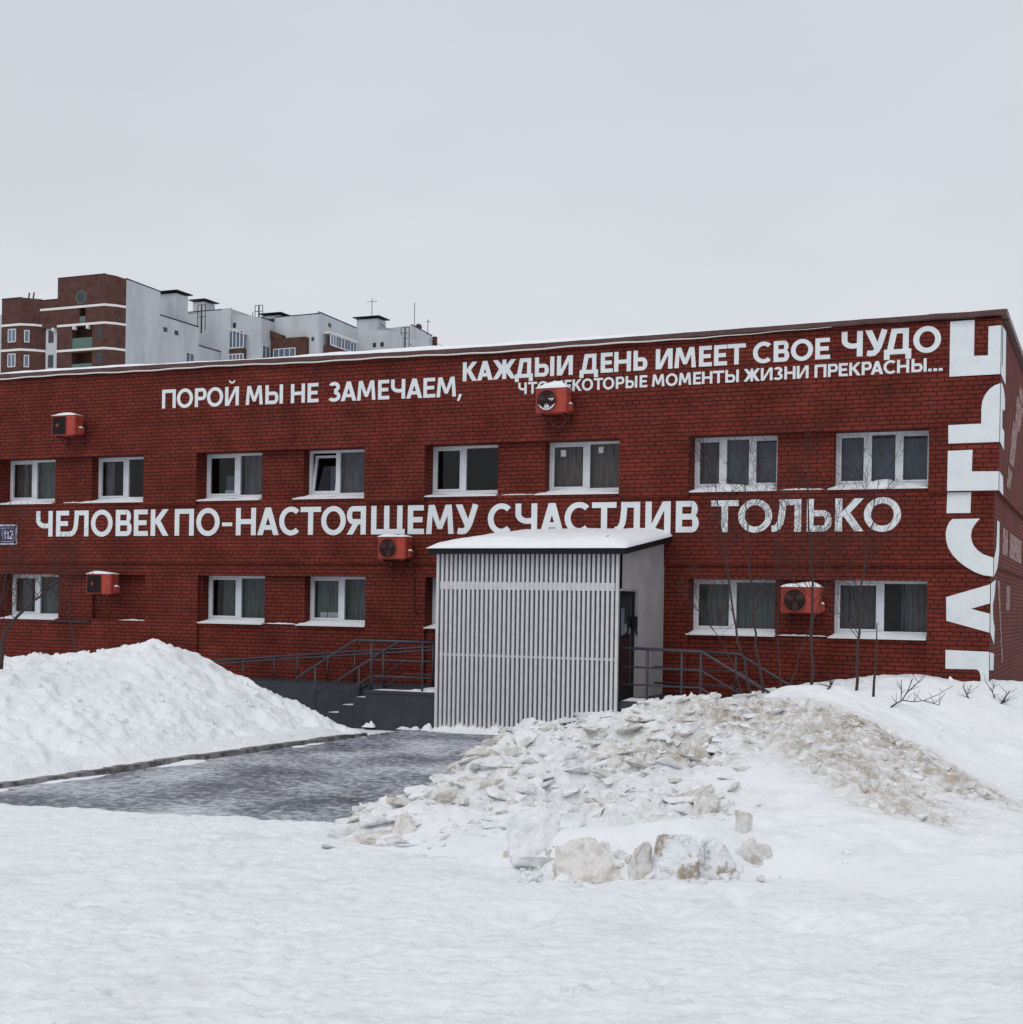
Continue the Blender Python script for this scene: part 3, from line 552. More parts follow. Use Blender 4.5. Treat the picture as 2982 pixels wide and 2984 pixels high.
letter_mesh('lettering', TXT_C, -.004, bld, .215)['label'] = 'smallest white line of words, above the right windows'
letter_mesh('lettering', TXT_D, .066, bld, .21)['label'] = 'large white line of words between the window rows'
def big_letter(fronts, wraps, label=None):
    m = MB()
    for pts, y0, y1 in fronts: m.slab(pts, y0, y1)
    for pts, x in wraps: m.add([(x, p[0], p[1]) for p in pts]+[(x-.012, p[0], p[1]) for p in pts], [tuple(range(len(pts)))])
    o = m.build('letter', M_LETTER, bld); o['label'] = label
    return o
big_letter([([(-.847, 7.455), (-.44, 7.459), (-.441, 6.829), (-.207, 6.826), (-.205, 7.331), (.001, 7.338), (.001, 6.492), (-.847, 6.487)], -.012, .001)],
           [([(-.012, 7.34), (.16, 7.35), (.16, 6.66), (.30, 6.66), (.30, 7.37), (1.02, 7.414), (1.05, 6.459), (-.012, 6.489)], .012)], 'topmost huge sideways white letter at the corner')
big_letter([([(-.852, 5.634), (-.302, 5.642), (-.303, 5.906), (-.29, 6.029), (-.25, 6.135), (-.178, 6.233), (-.092, 6.298), (.001, 6.331), (.001, 5.316), (-.847, 5.311)], -.012, .001)],
           [([(-.012, 6.34), (.35, 6.372), (.75, 6.31), (1.0, 6.188), (1.0, 6.0), (.70, 5.95), (.45, 5.95), (.45, 5.62), (.95, 5.60), (.942, 5.271), (-.012, 5.321)], .012)], 'huge sideways white letter with a rounded bowl at the corner')
big_letter([([(-.852, 5.182), (-.44, 5.19), (-.446, 4.812), (.001, 4.805), (.001, 4.476), (-.856, 4.478)], -.012, .001), ([(-.858, 4.457), (-.456, 4.457), (-.465, 4.091), (-.868, 4.092)], .058, .071)],
           [([(-.012, 4.805), (.8, 4.782), (.95, 4.457), (-.012, 4.476)], .012)], 'huge sideways white letter broken by the upper ledge')
S4 = [(-.767, 3.988), (-.306, 3.992), (-.382, 3.897), (-.433, 3.805), (-.45, 3.705), (-.436, 3.606), (-.399, 3.518), (-.333, 3.437), (-.243, 3.369), (-.07, 3.307), (-.07, 2.98), (-.238, 3.003), (-.381, 3.058), (-.524, 3.145), (-.645, 3.238), (-.755, 3.357), (-.829, 3.482), (-.867, 3.62), (-.875, 3.745), (-.853, 3.858), (-.818, 3.932)]
big_letter([(S4, .058, .0695)], [([(.607, 3.996), (1.126, 3.99), (1.17, 3.452), (.779, 3.144), (.058, 2.979), (.058, 3.304), (.473, 3.486), (.579, 3.742)], -.058)], 'huge crescent shaped white letter at the corner')
big_letter([([(-.856, 2.613), (-.12, 2.845), (-.12, 2.512), (-.434, 2.413), (-.12, 2.331), (-.12, 2.002), (-.846, 2.195)], .108, .121)],
           [([(.108, 2.862), (1.135, 2.95), (.963, 2.672), (.578, 2.497), (.698, 2.235), (1.081, 2.072), (.998, 1.773), (.132, 2.002)], -.108)], 'huge notched white letter low on the corner')
big_letter([([(-.852, 1.681), (-.12, 1.667), (-.12, .5), (-.3, .5), (-.25, 1.115), (-.259, 1.261), (-.284, 1.327), (-.322, 1.354), (-.849, 1.348)], .108, .121)],
           [([(.108, 1.66), (1.0, 1.612), (.947, 1.314), (.108, 1.347)], -.108)], 'lowest huge white letter, half buried in the snow')
M_FADE = mat('flaked_paint', (.34, .26, .25), .8, .2, noise=(2.2, (.17, .05, .042), .45, .56, (1, 4, 3)))
fd = MB()
for x, pl in ((-.062, [[(2.0, 3.95), (3.3, 3.95), (3.3, 3.45), (2.0, 3.45)], [(3.8, 3.95), (7.5, 3.95), (7.5, 3.45), (3.8, 3.45)], [(8.2, 3.95), (12, 3.95), (12, 3.45), (8.2, 3.45)]]),
              (.008, [[(4.9, 7.05), (6.0, 7.05), (6.0, 6.75), (4.9, 6.75)], [(4.2, 6.75), (6.2, 6.7), (5.2, 6.1), (3.6, 6.0)], [(3.2, 6.1), (4.6, 6.1), (3.6, 5.2), (2.3, 5.2)], [(2.1, 5.1), (3.3, 5.1), (2.7, 4.7), (1.8, 4.7)]]),
              (-.112, [[(1.6, 2.95), (2.1, 2.95), (2.5, 2.3), (2.1, 2.3)], [(2.15, 2.3), (2.5, 2.3), (3.3, 1.4), (2.9, 1.4)], [(3.9, 2.9), (4.9, 2.9), (4.9, 2.4), (3.9, 2.4)]])):
    for q in pl: fd.add([(x, p[0], p[1]) for p in q], [tuple(range(len(q)))])
fo = fd.build('lettering', M_FADE, bld); fo['label'] = 'faded flaking words along the end wall'

# ------------------------------------------------------------------ air conditioners
def aircon(x0, x1, yf, z0, z1, ywall, label, square=False, snowh=.05, insnow=False, hose=None):
    w_ = x1-x0; h = z1-z0; dp = .27
    t = wall_thing('air_conditioner', x0, yf, z0, label, 'air conditioner', 'air conditioner units on the brick facade')
    MB().box(0, w_, 0, dp, 0, h).build('casing', M_AC, t, .014)
    fp = MB(); fp.box(.012, w_*.655, -.004, .02, .014, h-.012); fp.build('front_panel', M_ACD, t)
    if square:
        g = MB().box(.035, w_*.60, -.014, 0, .03, h-.035).build('fan_grille', M_DARK, t, .004)
        k = MB()
        for i in range(1, 9): k.box(.04, w_*.595, -.0155, -.0141, .03+i*(h-.07)/9, .034+i*(h-.07)/9)
        k.build('grille_bars', M_IRON, g)
        MB().cyl_y(w_*.27, h*.50, .036, -.03, -.0141, 24, .042).build('fan_hub', M_ACD, g)
    else:
        cx, cz, r = w_*.37, h*.49, min(h*.41, w_*.33)
        g = MB().cyl_y(cx, cz, r, -.010, .001, 40).build('fan_grille', M_DARK, t)
        bl = MB()
        for k in range(3):
            a = k*2.094+.5; ca, sa = math.cos(a), math.sin(a)
            bl.add([(cx+r*.15*ca-r*.1*sa, -.0105, cz+r*.15*sa+r*.1*ca), (cx+r*.85*ca-r*.38*sa, -.014, cz+r*.85*sa+r*.38*ca), (cx+r*.93*ca+r*.2*sa, -.0108, cz+r*.93*sa-r*.2*ca), (cx+r*.2*ca+r*.1*sa, -.0105, cz+r*.2*sa-r*.1*ca)], [(0, 1, 2, 3)])
        bl.build('fan_blades', M_IRON, g)
        wi = MB()
        for i in range(-5, 6):
            x = cx+i*r/5.6; q = math.sqrt(max(0, r*r-(x-cx)**2))*.97; wi.tube([(x, -.02, cz-q), (x, -.03, cz), (x, -.02, cz+q)], .0035, 4)
        for q in (.45, .75): wi.tube([(cx+r*q*math.cos(k*.2618), -.026, cz+r*q*math.sin(k*.2618)) for k in range(25)], .0035, 4)
        wi.build('grille_wires', M_WIRE, g)
        MB().ring_y(cx, cz, r, r+.014, -.022, 0).build('fan_rim', M_ACD, t)
        if insnow:
            pts = [(cx+r*.93*math.cos(math.radians(a)), cz+r*.93*math.sin(math.radians(a))) for a in range(200, 341, 10)]
            top = [(cx+.55*r, cz-.52*r), (cx+.34*r, cz-.72*r), (cx+.2*r, cz-.38*r), (cx-.18*r, cz-.36*r), (cx-.32*r, cz-.78*r), (cx-.5*r, cz-.60*r)]
            MB().slab(pts+top, -.020, -.0102).slab([(cx+.1*r, cz+.22*r), (cx+.85*r, cz+.2*r), (cx+.5*r, cz-.05*r)], -.020, -.0102).build('grille_snow', M_SNOW, g)
    # valve cover with a cap of snow on the right side
    v = MB(); v.box(w_-.004, w_+.055, .09, dp-.02, .03, .17); vo = v.build('valve_cover', M_AC, t, .012)
    MB().add([(w_+.002, .09, .171), (w_+.055, .10, .171), (w_+.055, dp-.03, .171), (w_+.002, dp-.02, .171), (w_+.02, .14, .215), (w_+.035, .17, .21)], [(0, 1, 4), (1, 2, 5, 4), (2, 3, 5), (3, 0, 4, 5)], True).build('cover_snow', M_SNOW, vo)
    MB().box(w_-.003, w_+.012, .05, dp-.07, h-.13, h-.10).build('handle', M_ACD, t)
    yw = ywall-yf
    for x in (.10, w_-.10):
        br = MB(); br.box(x-.018, x+.018, .02, yw, -.034, -.002); br.box(x-.019, x+.019, yw-.03, yw-.001, -.19, -.034); br.tube([(x, .10, -.03), (x, yw-.02, -.17)], .012, 6)
        br.build('bracket', M_BRACK, t)
    # snow cap
    nx, ny = 16, 8; vs = []
    for i in range(nx+1):
        for j in range(ny+1):
            a, b = i/nx, j/ny; e_ = min(1, 4.2*min(a, 1-a))**.6*min(1, 4*min(b, 1-b)+.25)**.7
            vs.append((-.008+(w_+.016)*a, -.008+(dp+.016)*b, h+.002+snowh*e_*(.9+.25*math.sin(5*a+2*b+x0))))
    fs = [(i*(ny+1)+j, (i+1)*(ny+1)+j, (i+1)*(ny+1)+j+1, i*(ny+1)+j+1) for i in range(nx) for j in range(ny)]
    b0 = len(vs); ring = [(i, 0) for i in range(nx+1)]+[(nx, j) for j in range(1, ny+1)]+[(i, ny) for i in range(nx-1, -1, -1)]+[(0, j) for j in range(ny-1, 0, -1)]
    for i, j in ring: p = vs[i*(ny+1)+j]; vs.append((p[0], p[1], h-.004))
    R_ = len(ring); fs += [(ring[k][0]*(ny+1)+ring[k][1], b0+k, b0+(k+1) % R_, ring[(k+1) % R_][0]*(ny+1)+ring[(k+1) % R_][1]) for k in range(R_)]
    MB().add(vs, fs, True).build('snow_cap', M_SNOW, t)
    if hose: MB().tube([(p[0]-x0, p[1]-yf, p[2]-z0) for p in hose], .014, 7).build('drain_hose', M_BRACK, t)
    return t
aircon(-20.49, -19.811, -.43, 6.05, 6.51, 0, 'red air conditioner with square dark grille, high on the wall under the roof edge', True, .055)
aircon(-8.54, -7.893, -.43, 6.092, 6.575, 0, 'red air conditioner with snow inside its round fan, overlapping the small upper lettering', False, .115, True,
       [(-8.28, -.3, 6.08), (-8.29, -.28, 5.98), (-8.22, -.26, 5.87), (-8.13, -.25, 5.83), (-8.03, -.25, 5.86), (-7.97, -.26, 5.95), (-7.96, -.26, 6.08)])
aircon(-12.02, -11.373, -.36, 3.25, 3.71, .07, 'red air conditioner with round fan just below the large middle lettering, left of the porch', False, .055, False,
       [(-11.36, -.12, 3.28), (-11.38, -.05, 3.1), (-11.42, .07, 2.98), (-11.42, .08, 2.86), (-11.41, .09, 2.8), (-11.42, .10, 2.5), (-11.40, .10, 2.3), (-11.33, .10, 2.12)])
aircon(-19.54, -18.842, -.30, 2.452, 2.912, .12, 'red air conditioner with square dark grille, before the bricked up lower opening', True, .055)
aircon(-3.74, -3.025, -.16, 2.285, 2.767, .24, 'red air conditioner between the two lower windows right of the porch', False, .085)

# ------------------------------------------------------------------ address sign
sg = wall_thing('address_sign', -23.3, .03, 3.59, 'navy blue house number plate reading 112 in a white frame on the brick wall', 'sign')
MB().box(0, 1.405, 0, .035, 0, .475).build('board', M_SIGNW, sg, .003)
pl_ = MB().box(.02, 1.375, -.006, .001, .035, .435).build('plate', M_NAVY, sg)
ln = MB()
for x0, x1 in ((.06, .975), (1.002, 1.335)):
    ln.box(x0, x1, -.008, -.0061, .385, .394); ln.box(x0, x1, -.008, -.0061, .066, .075); ln.box(x0, x0+.007, -.008, -.0061, .075, .385); ln.box(x1-.007, x1, -.008, -.0061, .075, .385)
ln.build('border', M_SIGNW, pl_)
letter_mesh('number', [('1', 1.028, 1.086, .130, .335, .155), ('1', 1.112, 1.172, .130, .335, .155), ('2', 1.198, 1.305, .130, .335, .155), ('L', .80, .895, .135, .325, .16)], -.0095, pl_, .2, M_SIGNW)

# ------------------------------------------------------------------ entrance porch
PS0, PS1, PY = -9.645, -6.095, -2.40
po = wall_thing('entrance_porch', PS0, PY, 0, 'entrance porch with a white vertical slat screen and snow covered black lean-to roof', 'porch')
off = (PS0, PY, 0)
m = MB(); n = 40
for i in range(n):
    x = PS0+(PS1-PS0-.045)*i/(n-1); m.box(x, x+.047, PY, PY+.05, .075, 3.283)
m.box(PS0+.07, PS1-.07, PY+.012, PY+.052, 2.625, 2.765)
m.box(PS0+.07, PS1-.07, PY+.030, PY+.053, 1.40, 1.44)
m.box(PS0-.004, PS0+.045, PY-.002, PY+.06, .05, 3.284); m.box(PS1-.052, PS1+.002, PY-.002, PY+.06, .05, 3.284)
m.build('slat_screen', M_SLAT, po, off=off)
MB().box(PS0+.02, PS1-.02, PY+.055, PY+.09, .05, 3.28).build('back_panel', M_BACK, po, off=off)
# snow blown between the slats and along their foot
sb = MB(); nx, nz = 320, 2; vs = []
for i in range(nx+1):
    x = PS0-.03+(PS1-PS0+.06)*i/nx; hgt = .085+.12*float(fbm(np.array(x*3.2), np.array(2.0), 3, 9))+.018*math.sin((x-PS0)/.0889*6.283)
    d_ = .28+.16*float(fbm(np.array(x*2.2), np.array(7.0), 3, 2))
    vs += [(x, PY-d_, .0), (x, PY-d_*.55, max(.02, hgt*.32)), (x, PY-.02, max(.03, hgt*.75)), (x, PY+.05, max(.05, hgt*1.45))]
sb.add(vs, [(4*i+j, 4*i+4+j, 4*i+5+j, 4*i+1+j) for i in range(nx) for j in range(3)], True)
sb.build('foot_snow', M_SNOW, po, off=off)
# right side wall: ribbed cladding with a doorway
XS = -6.05
cl = MB()
def rib(y0, y1, z0, z1b):
    k = int((y1-y0)/.04); vs = []
    for i in range(2*k+1):
        y = y0+(y1-y0)*i/(2*k); vs += [(XS+(.006 if i % 2 else 0.0), y, z0), (XS+(.006 if i % 2 else 0.0), y, z1b+(.155*(y-PY)))]
    cl.add(vs, [(2*i, 2*i+2, 2*i+3, 2*i+1) for i in range(2*k)])
rib(-1.43, .13, .66, 3.26); rib(PY+.06, -1.43, 2.668, 3.26)
cl.box(XS-.12, XS-.001, -1.46, -1.43, .66, 2.66); cl.box(XS-.12, XS-.001, PY+.06, -1.46, 2.63, 2.667)
cl.build('side_wall', M_CLAD, po, off=off); MB().box(XS-3.59, XS-3.55, PY+.1, .13, .0, 3.3).build('side_wall', M_CLAD, po, off=off)
dr = MB(); dr.box(XS-.10, XS-.05, PY+.1, PY+.18, .70, 2.63); dr.box(XS-.10, XS-.05, -1.56, -1.46, .70, 2.63); dr.box(XS-.10, XS-.05, PY+.18, -1.56, .70, .95); dr.box(XS-.10, XS-.05, PY+.18, -1.56, 2.53, 2.63)
do = dr.build('door', M_BLACK, po, off=off)
MB().box(XS-.085, XS-.065, PY+.18, -1.56, .95, 2.53).build('pane', M_PANED, do, off=off)
MB().box(XS-.0645, XS-.058, PY+.2, -2.02, 1.85, 2.33).build('notice', M_BLUE, do, off=off)
MB().box(XS-.05, XS+.02, -1.60, -1.50, 1.98, 2.18).tube([(XS-.0, -1.56, 2.0), (XS+.03, -1.56, 1.85)], .02, 6).build('handle', M_BLACK, do, off=off)
MB().add([(XS-.3, PY+.06, 3.6), (XS-.3, .1, 3.7), (XS-.3, .1, .7), (XS-.3, PY+.06, .7)], [(0, 1, 2, 3)]).build('lining', M_ROOM, po, off=off)
# roof and its snow
RX0, RX1, RY0, RY1 = -9.69, -5.90, -2.62, .12
zr = lambda y: 3.375+(y-RY0)/(RY1-RY0)*(3.72-3.375)
rf = MB(); rf.add([(RX0, RY0, 3.262), (RX1, RY0, 3.262), (RX1, RY1, 3.61), (RX0, RY1, 3.61), (RX0, RY0, 3.375), (RX1, RY0, 3.375), (RX1, RY1, 3.72), (RX0, RY1, 3.72)],
                 [(0, 3, 2, 1), (4, 5, 6, 7), (0, 1, 5, 4), (1, 2, 6, 5), (2, 3, 7, 6), (3, 0, 4, 7)])
ro = rf.build('roof', M_BLACK, po, off=off)
xs = np.concatenate([np.linspace(RX0-.06, RX0+.5, 14), np.linspace(RX0+.55, RX1-.5, 40), np.linspace(RX1-.45, RX1+.02, 14)]); ys = np.concatenate([np.linspace(RY0-.03, RY0+.35, 12), np.linspace(RY0+.4, RY1-.02, 22)])
X, Y = np.meshgrid(xs, ys, indexing='ij')
dx_ = np.minimum(X-(RX0-.06), (RX1+.02)-X); dy_ = np.minimum(Y-(RY0-.03), 9)
T_ = .165*np.clip(dy_/.30, 0, 1)**.55*np.clip((X-(RX0-.06))/.9, 0, 1)**.45*np.clip(((RX1+.02)-X)/.35, 0, 1)**.5
T_ = T_*(1+.25*fbm(X*1.2, Y*1.2, 3, 11))+.012*fbm(X*6, Y*6, 3, 4)*np.clip(dy_/.1, 0, 1)
Z = np.vectorize(zr)(Y)+.004+np.maximum(T_, 0)
nn_, kk = X.shape; vs = np.stack([X, Y, Z], -1).reshape(-1, 3)
fs = [(i*kk+j, (i+1)*kk+j, (i+1)*kk+j+1, i*kk+j+1) for i in range(nn_-1) for j in range(kk-1)]
b0 = len(vs); lowv = np.stack([X[:, 0], Y[:, 0], np.vectorize(zr)(Y[:, 0])-.004], -1); vs = np.concatenate([vs, lowv]); fs += [(b0+i, b0+i+1, (i+1)*kk, i*kk) for i in range(nn_-1)]
b1 = len(vs); lowr = np.stack([X[-1, :], Y[-1, :], np.vectorize(zr)(Y[-1, :])-.004], -1); vs = np.concatenate([vs, lowr]); fs += [(b1+j, b1+j+1, (nn_-1)*kk+j+1, (nn_-1)*kk+j) for j in range(kk-1)]
MB().add(vs, fs, True).build('roof_snow', M_SNOW, ro, off=off)

# ------------------------------------------------------------------ platform, steps, rails
pf = wall_thing('entrance_platform', -11.2, -2.33, 0, 'dark grey concrete platform with steps and ramp in front of the brick wall', 'platform')
off = (-11.2, -2.33, 0)
mp_ = MB(); ZP = .70
mp_.box(-11.15, -9.66, -2.34, -.95, -.3, ZP); mp_.box(-9.66, -6.06, -2.28, .1, -.3, ZP-.005); mp_.box(-6.06, -4.55, -2.34, .1, -.3, ZP-.002)
mp_.box(-15.6, -9.66, -.95, .1, -.3, ZP-.004)
mp_.box(-11.16, -9.665, -2.36, -2.34, .64, .705)
mp_.build('landing', M_CONC, pf, .006, off=off)
for i in range(4):
    x1 = -11.15-.31*i; MB().box(x1-.31, x1, -2.25, -.951, -.3, ZP-.16*(i+1)).build('step', M_CONC, pf, .005, off=off)
    x0 = -4.55+.31*i; MB().box(x0, x0+.31, -2.25, -.3, -.3, ZP-.16*(i+1)).build('step', M_CONC, pf, .005, off=off)
sn = MB()
for i in range(4):
    x1 = -11.15-.31*i; z = ZP-.16*(i+1); sn.add([(x1-.05, -2.2, z+.004), (x1-.002, -1.7, z+.004), (x1-.002, -1.69, z+.03), (x1-.07, -1.9, z+.02), (x1-.29, -2.0, z+.006), (x1-.28, -2.2, z+.004)], [(0, 1, 2, 3), (0, 3, 4, 5)], True)
for (x0, x1, y0, y1, z, h_) in ((-11.0, -9.66, -2.33, -2.0, ZP, .025), (-10.3, -9.68, -2.32, -1.7, ZP, .09), (-6.05, -5.5, -2.3, -1.6, ZP, .05), (-6.0, -4.6, -2.33, -2.1, ZP, .02), (-11.15, -10.9, -2.47, -2.36, 0, .16), (-10.4, -9.95, -2.52, -2.36, 0, .09), (-9.9, -9.66, -2.5, -2.36, 0, .14)):
    nx, ny = 18, 6; vs = []
    for i in range(nx+1):
        for j in range(ny+1):
            a, b = i/nx, j/ny; x = x0+(x1-x0)*a; y = y0+(y1-y0)*b
            vs.append((x, y, z+.003+max(0, h_*(math.sin(math.pi*a)*(1 if z else b)*(math.sin(math.pi*b) if z else 1))**.6*(.6+1.3*float(fbm(np.array(x*5), np.array(y*5), 3, 8))))))
    sn.add(vs, [(i*(ny+1)+j, (i+1)*(ny+1)+j, (i+1)*(ny+1)+j+1, i*(ny+1)+j+1) for i in range(nx) for j in range(ny)], True)
sn.build('step_snow', M_SNOW, pf, off=off)
def rail(label, x, y, tops, mids, posts, r=.026):
    t = wall_thing('handrail', x, y, 0, label, 'handrail', 'dark grey handrails by the entrance')
    q = lambda p: (p[0]-x, p[1]-y, p[2])
    for pl in tops: MB().tube([q(p) for p in pl], r, 10).build('top_rail', M_RAIL, t)
    for pl in mids: MB().tube([q(p) for p in pl], r*.62, 8).build('middle_rail', M_RAIL, t)
    for px, py, z0, z1 in posts: MB().tube([q((px, py, z0)), q((px, py, z1))], r*.85, 8).build('post', M_RAIL, t)
ya, yb = -2.22, -.98
rail('front rail of the left steps, sloping down left from the slat screen', -11.465, ya, [[(-9.66, ya, 1.63), (-11.43, ya, 1.63), (-11.50, ya, 1.60), (-12.72, ya, .88), (-12.76, ya, .80)]],
     [[(-9.66, ya, 1.27), (-11.1, ya, 1.27), (-12.32, ya, .56)], [(-9.66, ya, .96), (-11.1, ya, .96), (-12.32, ya, .22)]],
     [(-11.09, ya, .69, 1.63), (-12.32, ya, .1, 1.12), (-10.0, ya, .69, 1.63)])
rail('rear rail of the left steps, between the front rail and the ramp', -11.235, yb, [[(-9.66, yb, 1.58), (-11.15, yb, 1.58), (-11.22, yb, 1.55), (-12.46, yb, .83), (-12.5, yb, .76)]],
     [[(-9.66, yb, 1.22), (-11.0, yb, 1.22), (-12.1, yb, .58)], [(-9.66, yb, .95), (-11.0, yb, .95), (-12.1, yb, .35)]],
     [(-10.40, yb, .69, 1.58), (-11.5, yb, .5, 1.42), (-12.05, yb, .2, 1.08)])
yr = -.45
rail('long double ramp rail running down left along the brick wall', -15.9, yr, [[(-16.6, yr, .98), (-15.88, yr, 1.054), (-12.49, yr, 1.347), (-9.66, yr, 1.56)], [(-16.6, yr, .91), (-15.88, yr, .984), (-12.49, yr, 1.277), (-9.66, yr, 1.49)]], [],
     [(-15.18, yr, .3, 1.11), (-14.40, yr, .6, 1.18), (-13.83, yr, .68, 1.25), (-13.1, yr, .68, 1.29), (-12.46, yr, .68, 1.35), (-11.8, yr, .68, 1.40)], .022)
yc, ye = -2.26, -.55
rail('front rail of the right steps, beside the porch doorway', -4.62, yc, [[(-6.09, yc, 1.63), (-4.62, yc, 1.60), (-3.40, yc, .92), (-3.05, yc, .72)]], [[(-6.09, yc, 1.30), (-4.63, yc, 1.28), (-3.45, yc, .64)], [(-6.09, yc, .99), (-4.63, yc, .98), (-3.7, yc, .45)]],
     [(-5.59, yc, .69, 1.62), (-4.97, yc, .69, 1.61), (-4.63, yc, .69, 1.60), (-3.4, yc, .1, .92)])
rail('rear rail of the right steps, close to the brick wall', -4.4, ye, [[(-6.03, ye, 1.57), (-4.40, ye, 1.52), (-3.45, ye, .98), (-3.0, ye, .72)]], [[(-6.0, ye, 1.24), (-4.4, ye, 1.2), (-3.4, ye, .6)], [(-6.0, ye, .94), (-4.5, ye, .92), (-3.7, ye, .5)]], [(-4.45, ye, .69, 1.52), (-3.4, ye, .1, .95)])

# ------------------------------------------------------------------ apartment building far behind
AO = (-110.55, 110.0, 0.0)
ap = wall_thing('apartment_building', AO[0], AO[1], 0, 'tall stepped apartment block of brown brick and white render far behind the brick building', 'building')
def AB(m, name, mt, parent=ap, **k): return m.build(name, mt, parent, off=AO, **k)
TX0, TX1 = -117.76, -110.55
BALZ = [(32.5, 35.45), (29.35, 32.25), (26.2, 29.1)]
WZ = [33.72, 30.67, 27.6]
def tdepth(x, z):
    if x > -109.9: return 13.5
    if -115.45 < x < -112.38 and any(a < z < b for a, b in BALZ): return 111.5
    if -114.4 < x < -113.45 and 35.75 < z < 37.65: return 111.2
    if -110.0 < x < -109.9: return 110.0
    return 110.0
m = depth_wall([TX0, TX1, -115.45, -112.38, -114.4, -113.45], [0, 41.48]+[z for b in BALZ for z in b]+[35.75, 37.65], lambda x, z: tdepth(x, z), 999)
# depth_wall keeps only depths below 13, so write the tower front directly
m = MB(); xs_ = [TX0, -115.45, -114.4, -113.45, -112.38, TX1]; zs_ = sorted([0, 41.48, 35.75, 37.65]+[z for b in BALZ for z in b])
DD = [[tdepth((xs_[i]+xs_[i+1])/2, (zs_[j]+zs_[j+1])/2) for j in range(len(zs_)-1)] for i in range(5)]
for i in range(5):
    for j in range(len(zs_)-1):
        d = DD[i][j]; m.quad((xs_[i], d, zs_[j]), (xs_[i+1], d, zs_[j]), (xs_[i+1], d, zs_[j+1]), (xs_[i], d, zs_[j+1]))
        if i < 4 and DD[i+1][j] != d: m.quad((xs_[i+1], d, zs_[j]), (xs_[i+1], DD[i+1][j], zs_[j]), (xs_[i+1], DD[i+1][j], zs_[j+1]), (xs_[i+1], d, zs_[j+1]))
        if j < len(zs_)-2 and DD[i][j+1] != d: m.quad((xs_[i], d, zs_[j+1]), (xs_[i+1], d, zs_[j+1]), (xs_[i+1], DD[i][j+1], zs_[j+1]), (xs_[i], DD[i][j+1], zs_[j+1]))
m.quad((TX1, 110, 0), (-109.62, 110.85, 0), (-109.62, 110.85, 41.36), (TX1, 110, 41.48)); m.quad((-109.62, 110.85, 0), (-109.02, 112.04, 0), (-109.02, 112.04, 41.15), (-109.62, 110.85, 41.36))
m.quad((TX0, 118.5, 0), (TX0, 110, 0), (TX0, 110, 41.48), (TX0, 118.5, 41.2))
m.add([(TX0, 110, 41.48), (TX1, 110, 41.48), (-109.62, 110.85, 41.36), (-109.02, 112.04, 41.15), (TX0, 112.04, 41.2)], [(0, 1, 2, 3, 4)])
m.box(-120.45, TX0-.01, 110.02, 118, 35.5, 38.94); m.box(-117.49, TX0-.012, 110.03, 118, 0, 35.5)
m.prism([(-125.14, 108.5), (-122.1, 108.5), (-120.46, 110.015), (-120.46, 118), (-125.14, 118)], 35.6, 39.15)
m.prism([(-125.14, 108.5), (-122.1, 108.5), (-120.7, 109.45), (-119.78, 110.6), (-119.78, 118), (-125.14, 118)], 0, 35.6)
AB(m, 'brown_wall', M_BROWN)
m = MB()
m.box(TX0, -109.0, 112.045, 118.58, 0, 41.13); m.box(-119.75, -117.5, 110.3, 117, 0, 35.48)
m.box(-133, -125.16, 111, 121, 0, 37.9)
m.box(-118.6, -109.01, 118.585, 126.73, 0, 38.05); m.box(-116, -109.015, 126.735, 131.61, 0, 35.66)
m.box(-118.72, -107.4, 131.62, 141, 0, 41.38); m.box(-108.85, -107.39, 131.50, 131.619, 0, 41.40)
m.prism([(-107.38, 131.81), (-104.4, 131.81), (-103.52, 132.99), (-103.52, 136.1), (-103.52, 144), (-107.38, 144)], 0, [40.66, 40.27, 40.19, 40.18, 40.1, 40.5])
m.box(-103.51, -96.53, 136.1, 146.19, 0, 40.75); m.prism([(-106, 136.11), (-103.515, 136.11), (-96.53, 136.105), (-96.53, 146.18), (-106, 146.18)], 40.75, [40.75, 40.76, 41.04, 40.78, 40.76])
m.box(-100, -91.39, 146.2, 154.19, 0, 40.3); m.prism([(-101, 154.2), (-92.01, 154.2), (-92.01, 160.7), (-101, 160.7)], 0, [42.0, 42.46, 42.08, 41.9])
AB(m, 'white_wall', M_WHITE)
m = MB(); m.box(-103.4, -98.02, 135.2, 136.09, 0, 37.75); m.prism([(-103.505, 135.0), (-101.7, 135.2), (-101.7, 136.09), (-103.505, 136.09)], 37.75, [38.9, 38.2, 38.2, 38.9]); m.box(-98.5, -98.02, 136.09, 138.6, 0, 37.65)
m.box(-107.3, -105.0, 131.1, 131.79, 34.2, 35.85); m.box(-107.3, -105.0, 131.1, 131.79, 0, 32.7); m.box(-96.52, -95.5, 137.3, 144.4, 0, 36.85); m.box(-92.0, -91.4, 160.72, 161.2, 36, 42.0)
AB(m, 'brown_wall', M_BROWN)
m = MB()
def band(z):
    m.quad((TX0-(.0 if z < 36 else 2.68), 109.95, z-.14), (TX1, 109.95, z-.14), (TX1, 109.95, z+.14), (TX0-(.0 if z < 36 else 2.68), 109.95, z+.14))
    pts = [(TX1, 109.95), (-109.58, 110.82), (-108.97, 112.04)]
    for a, b in zip(pts, pts[1:]): m.quad((a[0], a[1], z-.14), (b[0], b[1], z-.14), (b[0], b[1], z+.14), (a[0], a[1], z+.14))
for z in (37.77, 35.61, 32.54, 29.45): band(z)
for z in (35.85, 32.76, 29.7):
    pts = [(-125.19, 108.45), (-122.08, 108.45), (-120.66, 109.4), (-119.73, 110.55)]
    for a, b in zip(pts, pts[1:]): m.quad((a[0], a[1], z-.14), (b[0], b[1], z-.14), (b[0], b[1], z+.14), (a[0], a[1], z+.14))
